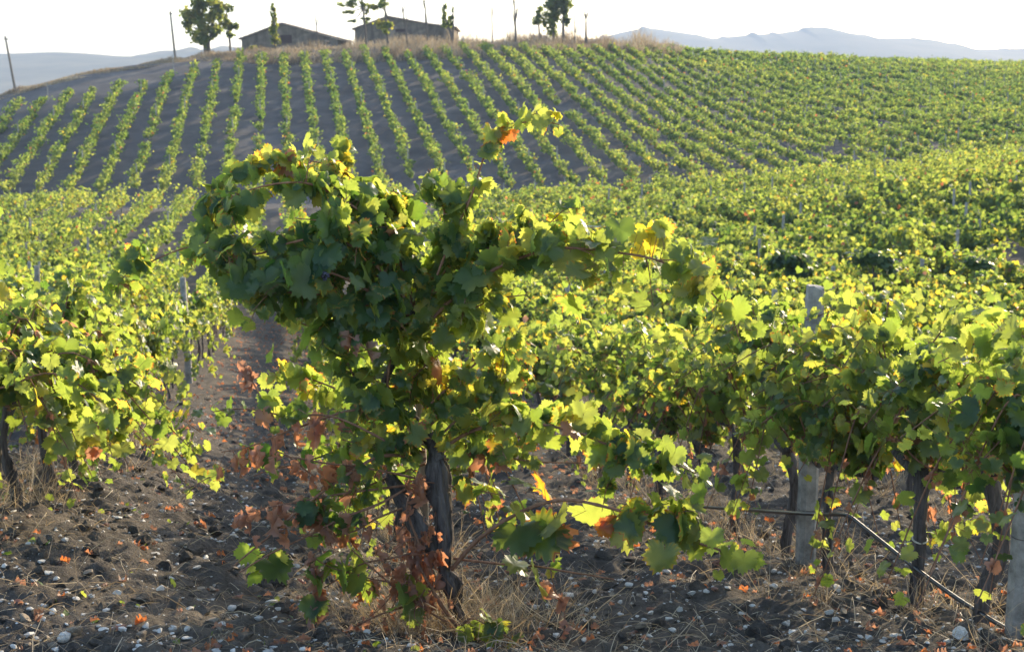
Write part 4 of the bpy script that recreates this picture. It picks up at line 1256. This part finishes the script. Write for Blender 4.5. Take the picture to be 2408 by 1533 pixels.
def bare(px, py, Y, h, lean, label, seed, forks=3, r=.05):
    rg = np.random.default_rng(seed)
    p = at(px, py, Y); zz = float(ground(p[0], Y)) - .05; dz0 = p[2] - zz; p[2] = zz
    k = px_m(Y)
    root = thing('bare_tree', label, 'tree', p)
    mb = MB()
    main = spline([(0, 0, 0), (lean * .3 * k, .05, dz0 + h * .4 * k), (lean * .7 * k, -.05, dz0 + h * .75 * k), (lean * k, 0, dz0 + h * k)], 16)
    tube(mb, main, np.linspace(r * 2.8, .05, 16), 6)
    link('trunk', mb.mesh('trunk'), M_TRUNK, root)
    for f in range(forks):
        i = int(rg.integers(4, 13)); st = main[i]; d = rg.choice([-1, 1]) * rg.uniform(3, 8) * k; L = rg.uniform(.25, .5) * h * k
        m2 = MB(); tube(m2, spline([st, st + np.array([d * .6, rg.normal(0, .1), L * .4]), st + np.array([d, rg.normal(0, .2), L])], 8), np.linspace(r * 1.4, .04, 8), 5)
        link('branch', m2.mesh('branch'), M_TRUNK, root)

HY = 166.
tree('leafy_tree', 'big round green tree with two trunks beside the taller pole', 487, 132, 156,
     [[(-2, 0, .17), (-4, 25, .14), (-12, 60, .09), (-20, 95, .05)], [(6, 0, .13), (4, 30, .11), (14, 60, .08), (18, 100, .05)]],
     [(-38, 88, 24, 22, 300), (-18, 118, 26, 22, 320), (8, 128, 26, 20, 320), (-5, 86, 30, 26, 420), (24, 95, 20, 22, 280), (-10, 50, 26, 26, 340), (18, 60, 20, 20, 240), (-44, 68, 10, 10, 50), (34, 112, 14, 16, 130)], 1, .32, (.50, .22))
tree('slender_tree', 'slender sparse tree just right of the big round tree', 542, 126, 158,
     [[(0, 0, .08), (-1, 30, .07), (-4, 70, .05), (-6, 105, .025)]],
     [(-8, 96, 14, 16, 120), (-14, 72, 14, 14, 110), (8, 62, 13, 14, 110), (-2, 45, 10, 10, 60)], 2, .26, (.40, .2))
tree('poplar_sapling', 'narrow yellowish poplar sapling in front of the left barn', 647, 118, 160,
     [[(0, 0, .06), (-1, 40, .05), (1, 80, .03), (-2, 112, .012)]],
     [(0, 20, 9, 16, 110), (0, 45, 10, 18, 130), (-1, 68, 9, 16, 100), (0, 88, 7, 12, 50), (-2, 104, 4, 8, 14)], 3, .24, (.55, .2))
bare(747, 104, 165, 66, -4, 'thin bare sapling at the right end of the left barn', 4, 2, .035)
tree('pine_tree', 'sparse layered pine with leaning trunk left of the right barn', 862, 108, 163,
     [[(0, 0, .09), (-3, 40, .08), (-7, 85, .06), (-10, 125, .04)]],
     [(-34, 96, 22, 8, 130), (-42, 78, 16, 5, 60), (-22, 112, 20, 8, 120), (-10, 98, 12, 8, 70), (-6, 58, 10, 8, 50), (-30, 56, 12, 3, 24), (0, 80, 8, 6, 30), (-16, 126, 14, 8, 70)], 5, .22, (.25, .12))
tree('leafy_tree', 'yellowing tree with two tiers in front of the right barn', 912, 108, 163,
     [[(0, 0, .09), (-2, 40, .08), (-5, 80, .06), (-7, 120, .03)]],
     [(-28, 92, 18, 12, 130), (-10, 100, 14, 14, 110), (-8, 52, 16, 14, 150), (10, 48, 10, 12, 80), (-2, 34, 10, 8, 40), (-4, 118, 8, 10, 50)], 6, .24, (.6, .25))
bare(958, 106, 164, 92, -12, 'pair of thin bare stems before the middle of the right barn', 7, 3)
bare(1006, 105, 164, 118, -8, 'tall thin bare tree before the right part of the right barn', 8, 4)
tree('poplar_sapling', 'forked half bare poplar at the right corner of the right barn', 1064, 104, 165,
     [[(0, 0, .10), (-4, 28, .09), (-16, 60, .05), (-22, 98, .02)], [(0, 0, .08), (2, 35, .07), (2, 70, .04), (0, 104, .015)]],
     [(-18, 52, 8, 18, 90), (-20, 78, 6, 14, 50), (-8, 42, 8, 12, 50), (-2, 60, 7, 16, 40), (2, 80, 4, 12, 14)], 9, .22, (.35, .2))
bare(1158, 104, 167, 88, -2, 'single thin bare stem right of both barns', 10, 1, .035)
bare(1213, 104, 167, 108, -4, 'bare forked tree between both barns and the dense grove', 11, 4, .06)
tree('leafy_tree', 'small pale leafy tree at the left side of the dense dark tree', 1270, 104, 168,
     [[(0, 0, .08), (-2, 30, .07), (-6, 60, .05), (-8, 85, .02)]], [(-8, 60, 10, 16, 110), (6, 52, 11, 16, 110), (-2, 80, 7, 10, 40)], 12, .24, (.3, .15))
tree('leafy_tree', 'dense dark upright tree with two trunks, tallest right of the barns', 1312, 104, 168,
     [[(-10, 0, .12), (-10, 40, .1), (-6, 80, .07), (-2, 115, .03)], [(14, 0, .12), (12, 40, .1), (14, 80, .07), (16, 115, .03)]],
     [(-10, 96, 20, 22, 360), (10, 102, 18, 22, 340), (-14, 66, 18, 22, 260), (16, 78, 12, 22, 220), (-14, 36, 9, 18, 120), (16, 52, 10, 14, 110), (0, 118, 18, 10, 160)], 13, .26, (.30, .18))
bare(1352, 102, 169, 70, -2, 'thin bare stem just right of the dense dark tree', 14, 1, .035)
bare(1378, 114, 170, 82, -1, 'dark bare leaning trunk at the edge of the brambles', 15, 2, .07)

# barns
def barn(name, label, prof, Y, depth, base_drop, openings, rz, seed, ext=None):
    """prof: picture points of the gable front (left eave, apex, right eave)"""
    P = [at(a, b, Y) for a, b in prof]
    gz = min(float(ground(P[0][0], Y)), float(ground(P[-1][0], Y))) - base_drop
    ox, oy = (P[0][0] + P[-1][0]) / 2, Y
    root = thing(name, label, 'barn', (ox, oy, gz), rz)
    L = [(p[0] - ox, p[2] - gz) for p in P]
    n = len(L)
    mb = MB()
    v = [(L[0][0], 0, 0)] + [(x, 0, z) for x, z in L] + [(L[-1][0], 0, 0)]
    b = [(x, depth, z) for x, y, z in v]
    m = len(v)
    c = [((L[0][0] + L[-1][0]) / 2, 0, .5), ((L[0][0] + L[-1][0]) / 2, depth, .5)]
    f = [(2 * m, (i + 1) % m, i) for i in range(m)] + [(2 * m + 1, m + i, m + (i + 1) % m) for i in range(m)]
    q = [(i, (i + 1) % m, m + (i + 1) % m, m + i) for i in range(m) if i in (0, m - 2)]
    mb.add(v + b + c, f, q)
    link('wall', mb.mesh('wall', False), M_PLASTER, root)
    for i in range(n - 1):                 # roof slabs with an overhang
        (x0, z0), (x1, z1) = L[i], L[i + 1]
        d = np.array([x1 - x0, z1 - z0]); d = d / np.linalg.norm(d); nn = np.array([-d[1], d[0]])
        if nn[1] < 0: nn = -nn
        a0 = np.array([x0, z0]) - (d * .35 if i == 0 else 0) + nn * .02; a1 = np.array([x1, z1]) + (d * .35 if i == n - 2 else 0) + nn * .02
        th = nn * .16
        pts = [a0, a1, a1 + th, a0 + th]
        vv = [(p[0], -.25, p[1]) for p in pts] + [(p[0], depth + .25, p[1]) for p in pts]
        mr = MB(); mr.add(vv, None, [(0, 1, 2, 3), (7, 6, 5, 4), (0, 4, 5, 1), (1, 5, 6, 2), (2, 6, 7, 3), (3, 7, 4, 0)])
        # tile courses
        for t in np.linspace(.04, .96, 9):
            e0 = a0 + (a1 - a0) * t + th
            mr.box(e0[0] - .06, e0[0] + .06, -.22, depth + .22, e0[1] - .02, e0[1] + .05)
        link('roof', mr.mesh('roof', False), M_ROOF, root)
    for (x0, y0, x1, y1, nm) in openings:
        a = at(x0, y1, Y); c_ = at(x1, y0, Y)
        mo = MB(); mo.box(a[0] - ox, c_[0] - ox, -.03, .1, a[2] - gz, c_[2] - gz)
        w = link(nm, mo.mesh(nm, False), M_DARK, root)
        mf = MB(); mf.box(a[0] - ox - .12, c_[0] - ox + .12, -.07, .02, c_[2] - gz, c_[2] - gz + .16)
        link('lintel', mf.mesh('lintel', False), M_PLASTER, w)
    return root
barn('stone_barn', 'low grey gabled barn behind the poplar sapling, left of two', [(568, 92), (662, 57), (792, 92)], 180., 16., .3, [(660, 83, 686, 102, 'window')], 0, 1)
barn('stone_barn', 'grey barn with long right roof slope behind the bare trees', [(834, 69), (912, 41), (1004, 58), (1068, 66)], 184., 15., .3, [(930, 69, 954, 76, 'window')], 0, 2)

def hut():
    Y = 190.; a, b = at(1254, 86, Y), at(1283, 86, Y)
    gz = float(ground((a[0] + b[0]) / 2, Y)) - .3
    cx = (a[0] + b[0]) / 2; w = (b[0] - a[0]) / 2; h = at(1268, 92, Y)[2] - gz
    root = thing('hut', 'tiny grey hut half hidden under the small pale tree', 'hut', (cx, Y, gz))
    mb = MB(); mb.box(-w, w, 0, 3, 0, h); link('wall', mb.mesh('wall', False), M_PLASTER, root)
    mr = MB(); mr.add([(-w - .2, -.2, h), (w + .2, -.2, h), (w + .2, 3.2, h), (-w - .2, 3.2, h), (-w - .2, 1.5, h + .5), (w + .2, 1.5, h + .5)], [(0, 4, 3), (1, 2, 5)], [(0, 1, 5, 4), (2, 3, 4, 5), (0, 3, 2, 1)])
    link('roof', mr.mesh('roof', False), M_ROOF, root)
hut()

def rubble(px, py, Y, w, h, label, seed):
    rg = np.random.default_rng(seed)
    p = at(px, py, Y); p[2] = float(ground(p[0], Y)); k = px_m(Y)
    mb = MB()
    for i in range(46):
        x = rg.normal(0, .4) * w * k; hh = h * k * max(0, 1 - abs(x) / (w * k)) * rg.random()
        ico(mb, (x, rg.normal(0, .7), hh), rg.uniform(.15, .4), 1, .2, rg, (1, 1, .7), rg.uniform(0, 6))
    tag(link('rubble_heap', mb.mesh('rubble_heap', False, None), M_STONE2, None, p), label, 'rubble heap')
rubble(770, 108, 172, 34, 24, 'heap of stones against the right end of the left barn', 3)

def bush(px, py, Y, w, h, label, seed, tint, name='bush'):
    rg = np.random.default_rng(seed)
    p = at(px, py, Y); p[2] = float(ground(p[0], Y)) - .1; k = px_m(Y)
    n = int(220 + w * 6)
    u = unit(rg.normal(0, 1, (n, 3))) * rg.random((n, 1)) ** .4
    P = np.array([0, 0, h * k * .5]) + u * np.array([w * k / 2, w * k / 2.5, h * k / 2])
    lm = MB(); add_leaves(lm, P, unit(rg.normal(0, 1, (n, 3))), unit(u + rg.normal(0, .6, (n, 3))), .28, np.clip(rg.normal(tint, .15, n), 0, 1), 2, 'green', rg, 0)
    root = thing(name, label, 'bush', p)
    link('foliage', lm.mesh('foliage'), M_TREE, root)
    tk = MB()
    for i in range(5):
        e = np.array([rg.normal(0, .2) * w * k, rg.normal(0, .2) * w * k, h * k * .6]); tube(tk, spline([(0, 0, 0), e * .5 + np.array([.03, 0, 0]), e], 6), np.linspace(.04, .012, 6), 5)
    link('stem', tk.mesh('stem'), M_TRUNK, root)
bush(597, 122, 166, 24, 18, 'small yellow bush against the front of the left barn', 1, .85)

# poles
def pole(px0, py0, px1, py1, Y, label, seed):
    a = at(px0, py0, Y); a[2] = float(ground(a[0], Y)) - .3; b = at(px1, py1, Y)
    mb = MB(); p = spline([a, (a + b) / 2, b], 20) - a
    tube(mb, p, np.linspace(.13, .085, 20), 10)
    tip = p[-1]
    mb.box(tip[0] - .1, tip[0] + .28, tip[1] - .04, tip[1] + .04, tip[2] - .32, tip[2] - .22)
    tag(link('utility_pole', mb.mesh('utility_pole'), M_POLE, None, a), label, 'pole')
pole(38, 224, 12, 86, 142, 'leaning wooden pole at the far left edge of the hill', 1)
pole(413, 141, 400, 27, 153, 'leaning wooden pole left of the big round tree', 2)

# ------------------------------------------------------------------ haze
def haze():
    mb = MB(); mb.box(-3600, 3600, -60, 4300, -75, 190)
    o = link('haze', mb.mesh('haze', False), None)
    m, nt, out = new_mat('haze')
    v = nt.nodes.new('ShaderNodeVolumePrincipled')
    v.inputs['Color'].default_value = (.50, .60, .77, 1)
    v.inputs['Density'].default_value = .00033
    v.inputs['Anisotropy'].default_value = 0.0
    nt.links.new(v.outputs[0], out.inputs['Volume'])
    o.data.materials.append(m)
    tag(o, 'thin pale blue evening haze over the far hills', 'haze', None, 'stuff')
haze()
